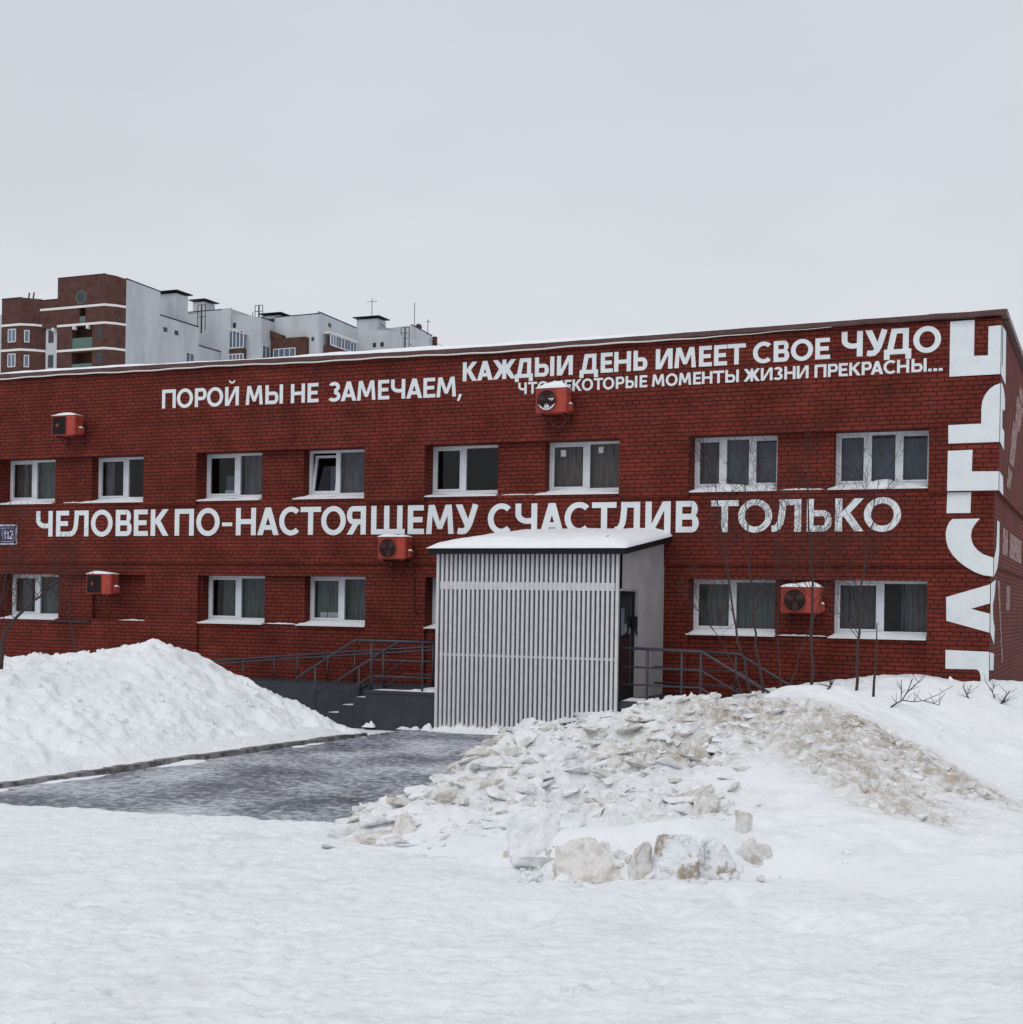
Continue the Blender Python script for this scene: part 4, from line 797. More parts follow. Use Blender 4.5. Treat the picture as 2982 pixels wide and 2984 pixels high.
for x in (-115.0, -112.95, -118.2): m.box(x-.13, x+.13, 109.7, 110.2, 35.0, 35.42)
AB(m, 'cream_band', M_BAND)
for a, b in BALZ:
    f = MB().box(-115.44, -112.39, 110.05, 110.12, a+.12, a+1.5); AB(f, 'balcony_panel', M_GRN)
AB(MB().box(-114.39, -113.46, 110.05, 110.12, 35.76, 36.6), 'balcony_panel', M_GRN)
rw = MB().ring_y(-114.08, 38.9, .66, .80, 109.9, 110.0, 32); rwo = AB(rw, 'round_window', M_GRN); AB(MB().cyl_y(-114.08, 38.9, .66, 109.95, 110.0, 32), 'pane', M_PANED, rwo)
def awin(x0, x1, z0, z1, y, pane=M_PANE, nm=1, xface=False, fr=.11):
    g = MB()
    if not xface: g.box(x0, x1, y-.03, y+.02, z0, z1)
    else: g.box(y-.02, y+.03, x0, x1, z0, z1)
    o = AB(g, 'window', pane)
    f = MB(); n = nm
    xs = [x0]+[x0+(x1-x0)*k/n for k in range(1, n)]+[x1]
    for x in xs:
        (f.box(x-fr/2, x+fr/2, y-.08, y+.01, z0, z1) if not xface else f.box(y-.01, y+.08, x-fr/2, x+fr/2, z0, z1))
    for z in (z0, z1): (f.box(x0+fr/2, x1-fr/2, y-.078, y+.009, z-fr/2, z+fr/2) if not xface else f.box(y-.009, y+.078, x0+fr/2, x1-fr/2, z-fr/2, z+fr/2))
    if pane is M_PANE: AB(f, 'frame', M_FRAME, o)
    return o
def dwin(z):
    a = Vector((-121.72, 108.72, 0)); q = Vector((.83, .56, 0)); n_ = Vector((.56, -.83, 0)); W_ = .62
    def pl(o, s0, s1, za, zb):
        A_ = a+q*s0+n_*o; B_ = a+q*s1+n_*o; A2 = a+q*s0-n_*.1; B2 = a+q*s1-n_*.1
        return [(A_.x, A_.y, za), (B_.x, B_.y, za), (B2.x, B2.y, za), (A2.x, A2.y, za), (A_.x, A_.y, zb), (B_.x, B_.y, zb), (B2.x, B2.y, zb), (A2.x, A2.y, zb)]
    F6 = [(0, 3, 2, 1), (4, 5, 6, 7), (0, 1, 5, 4), (1, 2, 6, 5), (2, 3, 7, 6), (3, 0, 4, 7)]
    o = AB(MB().add(pl(.03, .05, W_-.05, z, z+1.4), F6), 'window', M_PANE); f = MB()
    for s0, s1, za, zb in ((0, .1, z-.05, z+1.45), (W_-.1, W_, z-.05, z+1.45), (.1, W_-.1, z-.05, z+.05), (.1, W_-.1, z+1.35, z+1.45)): f.add(pl(.08, s0, s1, za, zb), F6)
    AB(f, 'frame', M_FRAME, o)
for z in WZ:
    awin(-110.95, -110.1 if False else -110.62, z, z+1.35, 110.0, M_PANED) if False else None
    awin(-111.6, -110.75, z, z+1.35, 110.0, M_PANED)
    awin(-124.0, -122.85, z+.05, z+1.6, 108.5, M_PANE, 2); dwin(z)
    awin(-119.35, -118.55, z+.0, z+1.55, 110.3, M_PANED); awin(-114.5, -113.4, z-.4, z+.45, 111.5, M_PANED)
for y in (119.3, 121.6): awin(y, y+.75, 36.2, 36.75, -109.0, M_PANED, 1, True)
awin(124.0, 125.7, 32.6, 34.4, -109.0, M_PANE, 2, True); awin(131.0, 131.45, 36.9, 38.4, -108.99, M_PANED, 1, True) if False else None
awin(-107.2, -106.75, 38.85, 39.5, 131.79, M_PANED)
for z in (36.0, 32.9): awin(-107.28, -105.02, z, z+2.25, 131.1, M_PANE, 4, fr=.14)
AB(MB().add([(-107.4, 130.9, 38.55), (-104.9, 130.9, 37.7), (-104.9, 131.79, 37.75), (-107.4, 131.79, 38.6), (-107.4, 130.9, 38.65), (-104.9, 130.9, 37.8), (-104.9, 131.79, 37.85), (-107.4, 131.79, 38.7)], [(0, 3, 2, 1), (4, 5, 6, 7), (0, 1, 5, 4), (1, 2, 6, 5), (2, 3, 7, 6), (3, 0, 4, 7)]), 'canopy', M_BAND)
awin(133.2, 135.0, 34.6, 36.6, -103.5, M_PANE, 2, True)
awin(-102.9, -99.5, 34.4, 36.3, 135.1, M_PANE, 4)
awin(-97.6, -97.25, 37.3, 37.8, 136.05, M_PANED); awin(138.5, 139.2, 39.6, 40.1, -96.5, M_PANED, 1, True)
for y0, y1 in ((137.4, 139.4), (139.4, 141.9), (141.9, 144.3)): awin(y0, y1, 36.9, 38.35, -95.5, M_PANE, 3, True, .16)
AB(MB().box(-96.52, -95.3, 137.2, 144.5, 38.42, 38.62), 'canopy', M_BAND)
AB(MB().box(-95.2, -92.0, 145.0, 146.1, 36.9, 37.1).box(-95.2, -92.0, 145.1, 146.15, 34, 36.9), 'canopy', M_WHITE)
for x in (-93.9, -92.7): awin(x, x+.5, 38.0, 38.6, 146.18, M_PANED)
for x0, x1, y0, y1, z0, z1 in ((-113.2, -109.9, 123.0, 125.5, 38.0, 41.85), (-117.2, -115.3, 136.5, 139, 41.3, 43.9), (-106.6, -103.9, 138, 141, 40.3, 41.55), (-99.3, -95.9, 151, 153.5, 40.3, 43.1)):
    c = AB(MB().box(x0, x1, y0, y1, z0, z1), 'chimney', M_WHITE); cc = MB()
    cc.box(x0-.45, x1+.45, y0-.45, y1+.45, z1+.22, z1+.34)
    for px in (x0+.1, x1-.1): cc.box(px-.05, px+.05, y0+.05, y0+.15, z1, z1+.22)
    AB(cc, 'cap', M_BLACK, c)
def ladder(x, y, z0, z1, wdt=1.4):
    m = MB(); r = .055
    for a in (0, wdt*.45, wdt*.55, wdt): m.tube([(x+a, y, z0 if a < wdt else z0+.3), (x+a, y, z1)], r, 5)
    for z in (z1, z1-.8, z1-1.6): m.tube([(x, y, z), (x+wdt, y, z)], r*.8, 5)
    AB(m, 'roof_ladder', M_IRON)
ladder(-109.8, 127.5, 37.5, 41.2, 1.2); ladder(-104.9, 133.5, 39.5, 42.0, 1.2); ladder(-91.8, 150.5, 36.5, 41.4, 1.3)
an = MB()
for x, y, z0, z1 in ((-97.4, 152, 43.4, 46.2), (-93.6, 158, 42, 46.6), (-108.3, 138, 41.3, 42.3), (-91.9, 159, 42, 44.2)): an.tube([(x, y, z0), (x, y, z1)], .05, 5)
an.tube([(-98.3, 152, 45.8), (-96.5, 152, 45.8)], .035, 4); an.tube([(-92.1, 159, 43.9), (-91.5, 159, 43.9)], .05, 4)
an.cyl_y(-92.9, 42.9, .55, 157.9, 158.0, 16)
for x in (-124.3, -123.55): an.tube([(x, 112, 39.1), (x+.3, 112, 40.6)], .1, 5)
AB(an, 'antenna', M_IRON)
wi = MB()
for a, b, sag in (((-96, 152, 42.6), (-87, 152, 37.0), .3), ((-95.8, 152, 42.4), (-89.0, 150, 36.0), .2), ((-109.8, 127.5, 40.2), (-117, 124, 39.3), .1), ((-109.8, 127.5, 40.8), (-117, 138, 42.0), .1), ((-92, 160, 41.3), (-78, 165, 36), .3)):
    wi.tube([tuple(a[k]+(b[k]-a[k])*t-(sag*4*t*(1-t) if k == 2 else 0) for k in range(3)) for t in (0, .2, .4, .6, .8, 1)], .03, 4)
AB(wi, 'wire', M_IRON)
for (x0, x1, y, z) in ((TX0, TX1, 109.97, 41.5), (-120.4, TX0, 109.97, 38.96), (-125.2, -122.1, 108.47, 39.17), (-118.7, -107.4, 131.58, 41.41), (-103.5, -96.5, 136.06, 40.9)):
    AB(MB().box(x0, x1, y, y+.2, z-.06, z+.04), 'roof_edge', M_BLACK)
for (x, y0, y1, z0, z1) in ((-108.98, 112.0, 118.6, 41.16, 41.0), (-108.99, 118.6, 126.7, 38.08, 38.08), (-108.99, 126.75, 131.6, 35.68, 35.68), (-103.5, 133, 136, 40.2, 40.2), (-96.51, 136.1, 146.2, 41.05, 40.79), (-92.0, 154.2, 160.7, 42.47, 42.1)):
    rl = MB(); rl.add([(x-.2, y0, z0), (x+.03, y0, z0), (x+.03, y1, z1), (x-.2, y1, z1), (x-.2, y0, z0+.12), (x+.03, y0, z0+.12), (x+.03, y1, z1+.12), (x-.2, y1, z1+.12)], [(0, 3, 2, 1), (4, 5, 6, 7), (0, 1, 5, 4), (1, 2, 6, 5), (2, 3, 7, 6), (3, 0, 4, 7)]); AB(rl, 'roof_edge', M_BLACK)
# overhead cable off the far right roof corner
cb = wall_thing('cable', .2, 6.0, 7.45, 'thin dark cable running off the end wall roof to the right', 'cable')
MB().tube([(0, 0, 0), (2, 0, .02), (5, .3, .3), (9, .6, .9), (16, 1, 2.4)], .012, 5).build('wire', M_IRON, cb)

# ------------------------------------------------------------------ ground, path, kerb
def grid_obj(name, xs, ys, Z, m_, keep=None, attr=None, jit=None):
    X, Y = np.meshgrid(xs, ys, indexing='ij'); n, k = X.shape
    if jit is not None: X = X+jit[0]; Y = Y+jit[1]
    idx = np.arange(n*k).reshape(n, k)
    a = idx[:-1, :-1].ravel(); b = idx[1:, :-1].ravel(); c = idx[1:, 1:].ravel(); d = idx[:-1, 1:].ravel()
    F = np.stack([a, b, c, d], 1)
    if keep is not None:
        kf = keep.ravel(); F = F[kf[F].any(1)]
    used = np.unique(F); remap = -np.ones(n*k, int); remap[used] = np.arange(len(used)); F = remap[F]
    V = np.stack([X, Y, Z], -1).reshape(-1, 3)[used]
    me = bpy.data.meshes.new(name); me.vertices.add(len(V)); me.vertices.foreach_set('co', V.ravel())
    me.loops.add(F.size); me.loops.foreach_set('vertex_index', F.ravel().astype(np.int32))
    me.polygons.add(len(F)); me.polygons.foreach_set('loop_start', np.arange(0, F.size, 4, dtype=np.int32)); me.polygons.foreach_set('loop_total', np.full(len(F), 4, np.int32))
    me.polygons.foreach_set('use_smooth', np.ones(len(F), bool)); me.update(calc_edges=True); me.validate()
    if attr is not None:
        at_ = me.attributes.new('dirt', 'FLOAT', 'POINT'); at_.data.foreach_set('value', attr.ravel()[used].astype(np.float32))
    me.materials.append(m_); o = bpy.data.objects.new(name, me); COL.objects.link(o); return o
KA, KB = Vector((-6.22, 17.08, 0)), Vector((-2.62, 24.40, 0))        # kerb line, running towards the porch
def kerb_side(X, Y):                                                  # signed distance, + on the left (snow) side
    d = (KB-KA).normalized(); return -((X-KA.x)*d.y-(Y-KA.y)*d.x)
def ground_z(X, Y, fine=True):
    edge = 16.2-.28*(X+5.9)-.02*(X+4)**2+.35*vnoise(X*.8, X*0+3.1, 21)+.22*vnoise(X*3.1, Y*2.2, 22)+.12*vnoise(X*8.5, Y*6, 23)
    base = .34-.30*sstep(5.0, 14.5, Y)
    fg = sstep(edge+.10, edge-.55, Y)
    z = -.05+(base+.05+.02)*fg
    right = sstep(-1.0, 3.5, X); z = np.where(Y > 14, np.maximum(z, -.05+.35*right*sstep(13.0, 17.0, Y)), z)
    z = z+.06*sstep(1.5, 5, X)*sstep(12, 8, Y)
    left = sstep(-.1, .5, kerb_side(X, Y))*(Y > 16.5)*sstep(24.9, 24.2, Y); z = z+.25*left
    if fine:
        soft = sstep(-1.5, 2.0, X-.25*(Y-9)); amp = fg*sstep(60, 30, Y)
        z = z+amp*(.025*fbm(X*.45, Y*.45, 3, 1)+(.008+.020*soft)*fbm(X*2.1, Y*2.1, 4, 5)+.017*(1-.35*soft)*fbm(X*6, Y*6.5, 4, 8)-.020*(1-.6*soft)*sstep(.14, .32, fbm(X*6, Y*8, 3, 12))+.012*fbm(X*14, Y*14, 3, 13)-.012*sstep(.18, .34, fbm(X*11, Y*14, 2, 17)))
        # shallow trodden dimples
        nd = fbm(X*1.6+3, Y*1.9, 3, 31); z = z-amp*.028*sstep(.22, .5, nd)
        for (fx, fy, r, dpt) in FOOT:
            z = z-2.0*dpt*np.exp(-(((X-fx)/r)**2+((Y-fy)/(r*1.5))**2)**1.5)
    return z
FOOT = []
for (u, v, r, dp) in ((1398, 1680, .13, .12), (1398, 1700, .1, .06), (1640, 1638, .12, .06), (1620, 1560, .14, .05), (1500, 1740, .25, .05), (1560, 1745, .22, .05), (1770, 1715, .16, .05), (1020, 1720, .12, .05), (850, 1690, .10, .03), (960, 1740, .3, .03), (1910, 1760, .3, .05), (1240, 1720, .25, .04), (1690, 1790, .3, .03)):
    p = ray(u*1.5443, v*1.5443); tt = (.17-CAMZ)/p.z; FOOT.append((p.x*tt, tt, r, dp))
PRINTS = []
_pr = random.Random(77)
for (x0, y0, x1, y1, n_) in ((-2.6, 5.2, -1.8, 15.0, 26), (-.6, 5.5, -3.2, 14.5, 26), (-3.4, 9.0, 1.5, 7.2, 14), (.2, 5.4, 1.0, 10.6, 14), (-1.5, 6.0, 2.6, 9.2, 12)):
    for i in range(n_):
        t_ = (i+.5)/n_; s_ = 1 if i % 2 else -1; an_ = math.atan2(y1-y0, x1-x0)+_pr.gauss(0, .2)
        PRINTS.append((x0+(x1-x0)*t_-math.sin(an_)*.11*s_+_pr.gauss(0, .05), y0+(y1-y0)*t_+math.cos(an_)*.11*s_+_pr.gauss(0, .05), an_, _pr.uniform(.008, .022)))
def add_prints(X, Y, Z):
    for (px, py, an_, dp_) in PRINTS:
        m_ = (np.abs(X-px) < .5) & (np.abs(Y-py) < .5)
        if not m_.any(): continue
        u = (X[m_]-px)*math.cos(an_)+(Y[m_]-py)*math.sin(an_); v = -(X[m_]-px)*math.sin(an_)+(Y[m_]-py)*math.cos(an_)
        r = np.sqrt((u/.16)**2+(v/.062)**2); Z[m_] = Z[m_]-dp_*sstep(1.15, .8, r)+dp_*.45*np.exp(-((r-1.35)/.28)**2)
    return Z
def mono(a, b, s): return list(np.arange(a, b, s))
gx = np.array([-900, -400, -150, -60, -30, -18, -13]+mono(-10.5, -3.4, .07)+mono(-3.4, 4.2, .032)+mono(4.2, 10.6, .065)+[13, 18, 30, 60, 150, 400, 900]); gy = np.array([-300, -80, -20, -4, 1, 3.2]+mono(4.6, 10, .028)+mono(10, 17.6, .05)+mono(17.8, 34, .25)+[38, 45, 60, 90, 150, 300, 600, 1200])
X, Y = np.meshgrid(gx, gy, indexing='ij')
M_GSNOW = snow_mat('trodden_snow', base=(.83, .855, .89), dirt=(.66, .665, .67), lo=.52, hi=.78, scale=1.5, stretch=(.6, 1.2, 1), grey=(.66, .685, .73), glo=.50, ghi=.74, gscale=9, bump=.45)
gr = tag(grid_obj('ground', gx, gy, add_prints(X, Y, ground_z(X, Y)), M_GSNOW), 'trodden snow covered ground in the foreground', 'ground', kind='structure')
# icy path
def path_mat():
    m = bpy.data.materials.new('icy_asphalt'); m.use_nodes = True; t = m.node_tree; b = t.nodes['Principled BSDF']
    tcn = t.nodes.new('ShaderNodeTexCoord'); mpn = t.nodes.new('ShaderNodeMapping'); mpn.inputs['Scale'].default_value = (1.0, .85, 1); mpn.inputs['Rotation'].default_value = (0, 0, .2); t.links.new(tcn.outputs['Object'], mpn.inputs[0])
    n = t.nodes.new('ShaderNodeTexNoise'); n.inputs['Scale'].default_value = 8.0; n.inputs['Detail'].default_value = 10; n.inputs['Roughness'].default_value = .78; t.links.new(mpn.outputs[0], n.inputs['Vector'])
    n0 = t.nodes.new('ShaderNodeTexNoise'); n0.inputs['Scale'].default_value = .7; n0.inputs['Detail'].default_value = 4; t.links.new(mpn.outputs[0], n0.inputs['Vector'])
    ma = t.nodes.new('ShaderNodeMath'); ma.operation = 'MULTIPLY_ADD'; ma.inputs[1].default_value = .55; t.links.new(n0.outputs['Fac'], ma.inputs[0]); t.links.new(n.outputs['Fac'], ma.inputs[2])
    r = t.nodes.new('ShaderNodeValToRGB'); e = r.color_ramp.elements; e[0].position = .58; e[0].color = (.055, .057, .068, 1); e[1].position = .96; e[1].color = (.66, .68, .72, 1)
    for p, c in ((.67, (.10, .105, .132)), (.745, (.215, .23, .28)), (.83, (.43, .45, .50))): q = e.new(p); q.color = (*c, 1)
    t.links.new(ma.outputs[0], r.inputs[0]); t.links.new(r.outputs[0], b.inputs['Base Color'])
    rr = t.nodes.new('ShaderNodeMapRange'); rr.inputs['From Min'].default_value = .55; rr.inputs['From Max'].default_value = .8; rr.inputs['To Min'].default_value = .3; rr.inputs['To Max'].default_value = .75
    t.links.new(ma.outputs[0], rr.inputs['Value']); t.links.new(rr.outputs[0], b.inputs['Roughness'])
    bp = t.nodes.new('ShaderNodeBump'); bp.inputs['Strength'].default_value = .5; bp.inputs['Distance'].default_value = .05; t.links.new(n.outputs['Fac'], bp.inputs['Height']); t.links.new(bp.outputs[0], b.inputs['Normal'])
    b.inputs['Specular IOR Level'].default_value = .35
    return m
px_ = np.arange(-10, 4.0, .08); py_ = np.arange(13.5, 29, .08); X, Y = np.meshgrid(px_, py_, indexing='ij')
Z = .018*fbm(X*1.3, Y*1.3, 4, 14)+.004+.10*np.exp(-(kerb_side(X, Y)/.16)**2)*np.clip(.35+1.6*fbm(X*1.5, Y*1.5, 3, 77), 0, 1)*0
keep = (kerb_side(X, Y) < .06)
tag(grid_obj('path', px_, py_, Z, path_mat(), keep), 'icy grey path leading to the entrance porch', 'path', kind='structure')
kb = MB(); d = (KB-KA).normalized(); nrm = Vector((-d.y, d.x, 0)); L = (KB-KA).length; s = -3.0
while s < L+.25:
    l = 1.0; a = KA+d*(s+.012)+nrm*rnd.uniform(-.01, .01); b = KA+d*(min(s+l-.012, L+.3))+nrm*rnd.uniform(-.01, .01); h = .075+rnd.uniform(-.015, .012)
    n = 8; vs = []
    for i in range(n+1):
        p = a+(b-a)*(i/n); hh = h+rnd.uniform(-.006, .006); o = rnd.uniform(-.006, .006)
        vs += [p+nrm*o, p+nrm*(o+.012)+Vector((0, 0, hh)), p+nrm*.15+Vector((0, 0, hh)), p+nrm*.15]
    kb.add(vs, [(4*i+j, 4*i+4+j, 4*i+4+(j+1) % 4, 4*i+(j+1) % 4) for i in range(n) for j in range(4)]+[(0, 1, 2, 3), (4*n, 4*n+1, 4*n+2, 4*n+3)])
    s += l
tag(kb.build('kerb', M_KERB), 'wet grey kerb along the left side of the icy path', 'kerb', kind='structure')

# snow swept against the kerb and over parts of it
offs = np.array([-.19, -.15, -.12, -.09, -.06, -.035, -.012, .015, .05, .10, .16]); S_ = np.arange(-2.5, L+.2, .035)
SS, OO = np.meshgrid(S_, offs, indexing='ij')
hh = .045*np.clip(.22+1.7*fbm(SS*.9, SS*0+4.4, 4, 87), 0, 1.6)*np.clip((OO+.19)/.17+.5*fbm(SS*3.5, OO*6, 3, 89), 0, 1)-.012
over = (fbm(SS*1.3, SS*0+1.4, 3, 90) > 9)
hh = np.where(OO >= .01, np.where(over, .112+.015*fbm(SS*8, OO*8, 2, 91), -.05), np.where(over & (OO > -.05), np.maximum(hh, .085), hh))
V_ = [(KA+d*s_+nrm*o_) for s_, o_ in zip(SS.ravel(), OO.ravel())]; V_ = [(v.x, v.y, z_) for v, z_ in zip(V_, hh.ravel())]
kk_ = len(offs); ks_ = MB(); ks_.add(V_, [(i*kk_+j, (i+1)*kk_+j, (i+1)*kk_+j+1, i*kk_+j+1) for i in range(len(S_)-1) for j in range(kk_-1)], True)
tag(ks_.build('kerb_snow', M_SNOW), 'thin ridge of snow swept against the kerb', 'snow', kind='stuff')

# ------------------------------------------------------------------ snow piles
def piles():
    P = []
    for x, y, Yd in ((0, 1236, 22), (60, 1240, 22.3), (130, 1236, 22.8), (200, 1226, 23.4), (260, 1214, 24), (310, 1215, 24.4), (345, 1225, 24.7), (390, 1247, 25), (440, 1267, 25.2), (500, 1297, 25.1), (550, 1320, 24.9), (600, 1347, 24.7), (650, 1377, 24.5), (-90, 1245, 21.5), (-200, 1260, 21)):
        p = atd(x, y, Yd); P.append((p.x, p.y, p.z))
        if x < 560: P.append((p.x-.2, p.y+1.2, p.z-.12)); P.append((p.x-.3, p.y+2.6, p.z*.45))
    for k in range(-4, 11):
        s = L*k/9.5; q = KA+d*s; P.append((q.x+nrm.x*.12, q.y+nrm.y*.12, .06)); P.append((q.x+nrm.x*.45, q.y+nrm.y*.45, .22*(1 if s < L*.9 else .3)+.0))
        P.append((q.x-nrm.x*.5, q.y-nrm.y*.5, -.25))
    for x, y, z in ((-2.45, 24.9, -.3), (-2.2, 25.6, -.5), (-1.9, 26.4, -.6), (-3.0, 26.0, -.25), (-3.6, 27.6, -.3), (-5, 29.0, .2), (-7.5, 29.5, .5), (-12, 31, .5), (-14, 24, 1.2), (-14, 18, .9), (-11, 14.5, .3)): P.append((x, y, z))
    return P
M_PSNOW = snow_mat('piled_snow', base=(.84, .865, .90), dirt=(.50, .47, .43), lo=.72, hi=.95, scale=2.2, grey=(.70, .725, .77), glo=.55, ghi=.85, gscale=1.6, bump=.45)
tl_ = TPS(piles())
xs = np.arange(-13.5, -1.6, .042); ys = np.arange(13.8, 30.0, .05); X, Y = np.meshgrid(xs, ys, indexing='ij')
def left_z(X, Y):
    z = tl_(X, Y); ks = kerb_side(X, Y); q = sstep(.05, .5, ks)
    wx = X+.25*fbm(X*1.5, Y*1.5, 2, 44); wy = Y+.25*fbm(X*1.5, Y*1.5, 2, 45)
    z = z+q*(.05*fbm(X*.9, Y*.9, 3, 41)+.075*fbm(X*2.4, Y*2.4, 4, 43)+.08*np.maximum(0, fbm(wx*4.5, wy*4.5, 3, 47))+.045*np.maximum(0, fbm(wx*9, wy*9, 2, 48))+.028*fbm(X*11, Y*11, 3, 49))
    z = z-q*.16*sstep(.25, .5, fbm(X*1.7, Y*2.2, 2, 53))
    cov = .03+0*X
    z = z-q*.05
    lum = sstep(-.05, .25, fbm(X*.8, Y*.8, 3, 93))
    z = z+q*lum*(.085*(_hash(np.floor(wx*4.6+wy*1.3), np.floor(wy*5.2-wx*1.1), 15)-.5)+.055*(_hash(np.floor(wx*9.2-wy*2.6), np.floor(wy*9.9+wx*3.0), 16)-.5))
    return np.where((ks < cov) | (ks > 0) & (Y > 25.0+.5*ks), np.where(Y > 24.9, z-.6, -.4), z)
Z = left_z(X, Y); keep = (Z > -.2) & (kerb_side(X, Y) > -.12)
lp = grid_obj('snow_pile', xs, ys, Z, M_PSNOW, keep)
tag(lp, 'big clean white snow bank left of the path behind the kerb', 'snow pile')

CR_ = [(600, 1600, 13.6), (640, 1562, 13.9), (690, 1532, 14.3), (780, 1505, 14.8), (850, 1472, 15.3), (890, 1437, 15.8), (930, 1403, 16.3), (980, 1370, 16.8), (1030, 1366, 17.0), (1110, 1356, 17.2), (1180, 1340, 17.4), (1250, 1327, 17.6), (1330, 1324, 17.8), (1400, 1322, 18.0), (1440, 1314, 18.1), (1480, 1300, 18.2), (1560, 1293, 18.4), (1610, 1296, 18.5), (1640, 1303, 18.5)]
PP = []
for i, (x, y, Yd) in enumerate(CR_):
    p = atd(x, y, Yd); PP.append((p.x, p.y, p.z))
    dn = Vector((-.75, .66, 0)) if x < 1000 else Vector((-.1, 1, 0))
    q = p+dn*(.6+.5*p.z); PP.append((q.x, q.y, -.15 if x < 1000 else p.z-.55))
    if x < 1000: q = p+dn*1.6; PP.append((q.x, q.y, -.5))
    elif x < 1450: q = p+dn*2.0; PP.append((q.x, q.y, max(-.1, p.z-1.2)))
for x, y, Yd in ((1700, 1325, 18.4), (1720, 1337, 18.3), (1790, 1383, 18.0), (1860, 1442, 17.4), (1930, 1490, 16.8),
                 (1000, 1500, 14.6), (1100, 1500, 14.5), (1000, 1440, 15.6), (1100, 1430, 15.8), (1250, 1450, 15.0), (1180, 1390, 16.4), (1300, 1560, 12.9), (1150, 1560, 13.2), (1000, 1570, 13.2), (900, 1540, 13.8), (1500, 1500, 14.0), (1500, 1400, 15.8), (1350, 1400, 16.0), (1650, 1500, 14.0), (1650, 1400, 16.0), (1800, 1500, 14.5), (1400, 1560, 12.9), (1500, 1590, 12.3), (1620, 1600, 12.1), (1750, 1600, 12.4), (1880, 1580, 12.9), (1980, 1580, 13.0),
                 (1660, 1290, 21.3), (1700, 1277, 21.5), (1740, 1280, 21.6), (1780, 1291, 22.0), (1830, 1298, 22.2), (1870, 1299, 22.4), (1931, 1313, 22.5), (2000, 1330, 22.6), (2100, 1350, 22.6), (1750, 1340, 20.0), (1850, 1380, 19.5), (1931, 1400, 19.3), (1931, 1450, 17.8), (2050, 1450, 17.6), (1620, 1305, 20.6)):
    p = atd(x, y, Yd); PP.append((p.x, p.y, p.z))
for x, y, Yd in ((560, 1612, 13.35), (700, 1612, 12.9), (850, 1625, 12.3), (1000, 1640, 11.9), (1060, 1648, 11.75), (1150, 1655, 11.6), (1230, 1660, 11.45), (1300, 1662, 11.4), (1370, 1655, 11.45), (1430, 1632, 11.7), (1560, 1650, 11.0), (1700, 1660, 10.8), (1850, 1660, 10.8), (2000, 1660, 10.8)):
    p = ray(x*1.5443, y*1.5443); zz = float(ground_z(np.array([p.x*Yd]), np.array([Yd]), False)[0]); PP.append((p.x*Yd, Yd, zz-.03)); PP.append((p.x*(Yd-1.2), Yd-1.2, zz-.12))
for x, y, Yd in ((1000, 1596, 12.05), (1060, 1592, 11.93), (1110, 1586, 11.88), (1185, 1596, 11.8), (1238, 1596, 11.72), (1280, 1588, 11.65), (1325, 1594, 11.68), (1392, 1594, 11.9), (1440, 1590, 12.2), (1000, 1575, 12.6), (1150, 1570, 12.5), (1300, 1570, 12.4)):
    p = atd(x, y, Yd); PP.append((p.x, p.y, p.z))
for x, y, z in ((0.3, 22.5, -.3), (2, 22, .1), (3.5, 23.3, .6), (6, 23.3, 1.2), (8.5, 24.5, 1.1), (11, 24, 1.0), (12.5, 21, .9), (12.5, 16, .5), (-.8, 20, -.4), (-3.0, 15.5, -.4), (-3.4, 13.6, -.3)): PP.append((x, y, z))
tr_ = TPS(PP, .008)
DIRT = []
for u, v, a, b in ((1420, 1352, .8, .35), (1510, 1345, .9, .4), (1590, 1365, .9, .45), (1650, 1390, .9, .5), (1700, 1420, .9, .5), (1750, 1450, .8, .45), (1800, 1478, .7, .4), (1835, 1495, .5, .3), (1500, 1390, .8, .3), (1570, 1420, .9, .4), (1620, 1450, .8, .4), (1670, 1490, .7, .3), (1710, 1530, .5, .25), (1600, 1395, .9, .4), (1270, 1420, .6, .4)):
    rr = ray(u*1.5443, v*1.5443); q = 9.0
    while q < 22 and CAMZ+rr.z*q > float(tr_(np.array([rr.x*q]), np.array([q]))[0]): q += .05
    DIRT.append((rr.x*q, q, a*1.15, b*1.3))
def rub_mask(X, Y):
    """where the broken icy rubble lies: the front and left side of the right pile"""
    m = sstep(2.9, 1.6, X-.25*(Y-14.5)+.5*fbm(X*1.1, Y*1.1, 3, 62))*sstep(12.4, 13.2, Y+.1*X)
    return m
def dirt_mask(X, Y):
    r = 0*X
    for x, y, a, b in DIRT:
        du = (X-x)*.87-(Y-y)*.5; dv = (X-x)*.5+(Y-y)*.87; r = np.maximum(r, np.exp(-(du/a)**2-(dv/b)**2))
    return r
def right_z(X, Y):
    z = tr_(X, Y); g = ground_z(X, Y, False); q = sstep(.0, .25, z-g)
    rm = rub_mask(X, Y); dm = dirt_mask(X, Y)
    z = z+q*(.10*fbm(X*.9, Y*.9, 3, 61)+(.05+.03*rm)*fbm(X*2.6, Y*2.6, 4, 63)+.02*fbm(X*7, Y*7, 4, 65))
    wx = X+.14*fbm(X*2.2, Y*2.2, 3, 91); wy = Y+.14*fbm(X*2.2, Y*2.2, 3, 92)
    c1 = _hash(np.floor(wx*4.2+wy*1.3), np.floor(wy*5.0-wx*1.1), 5)-.5; c2 = _hash(np.floor(wx*8.2-wy*2.6), np.floor(wy*9.4+wx*3.0), 6)-.5
    z = z+q*rm*(.10*c1+.06*c2+.05*np.abs(fbm(X*2.4, Y*2.4, 3, 67)))
    pit = sstep(.10, .26, fbm(wx*4.4+wy*1.6, wy*7.5, 3, 71))
    z = z+q*dm*(-.10*pit+.075*c2+.05*c1)
    z = z+q*(1-rm)*.045*np.maximum(0, fbm(X*4.2, Y*4.2, 3, 73))
    return z
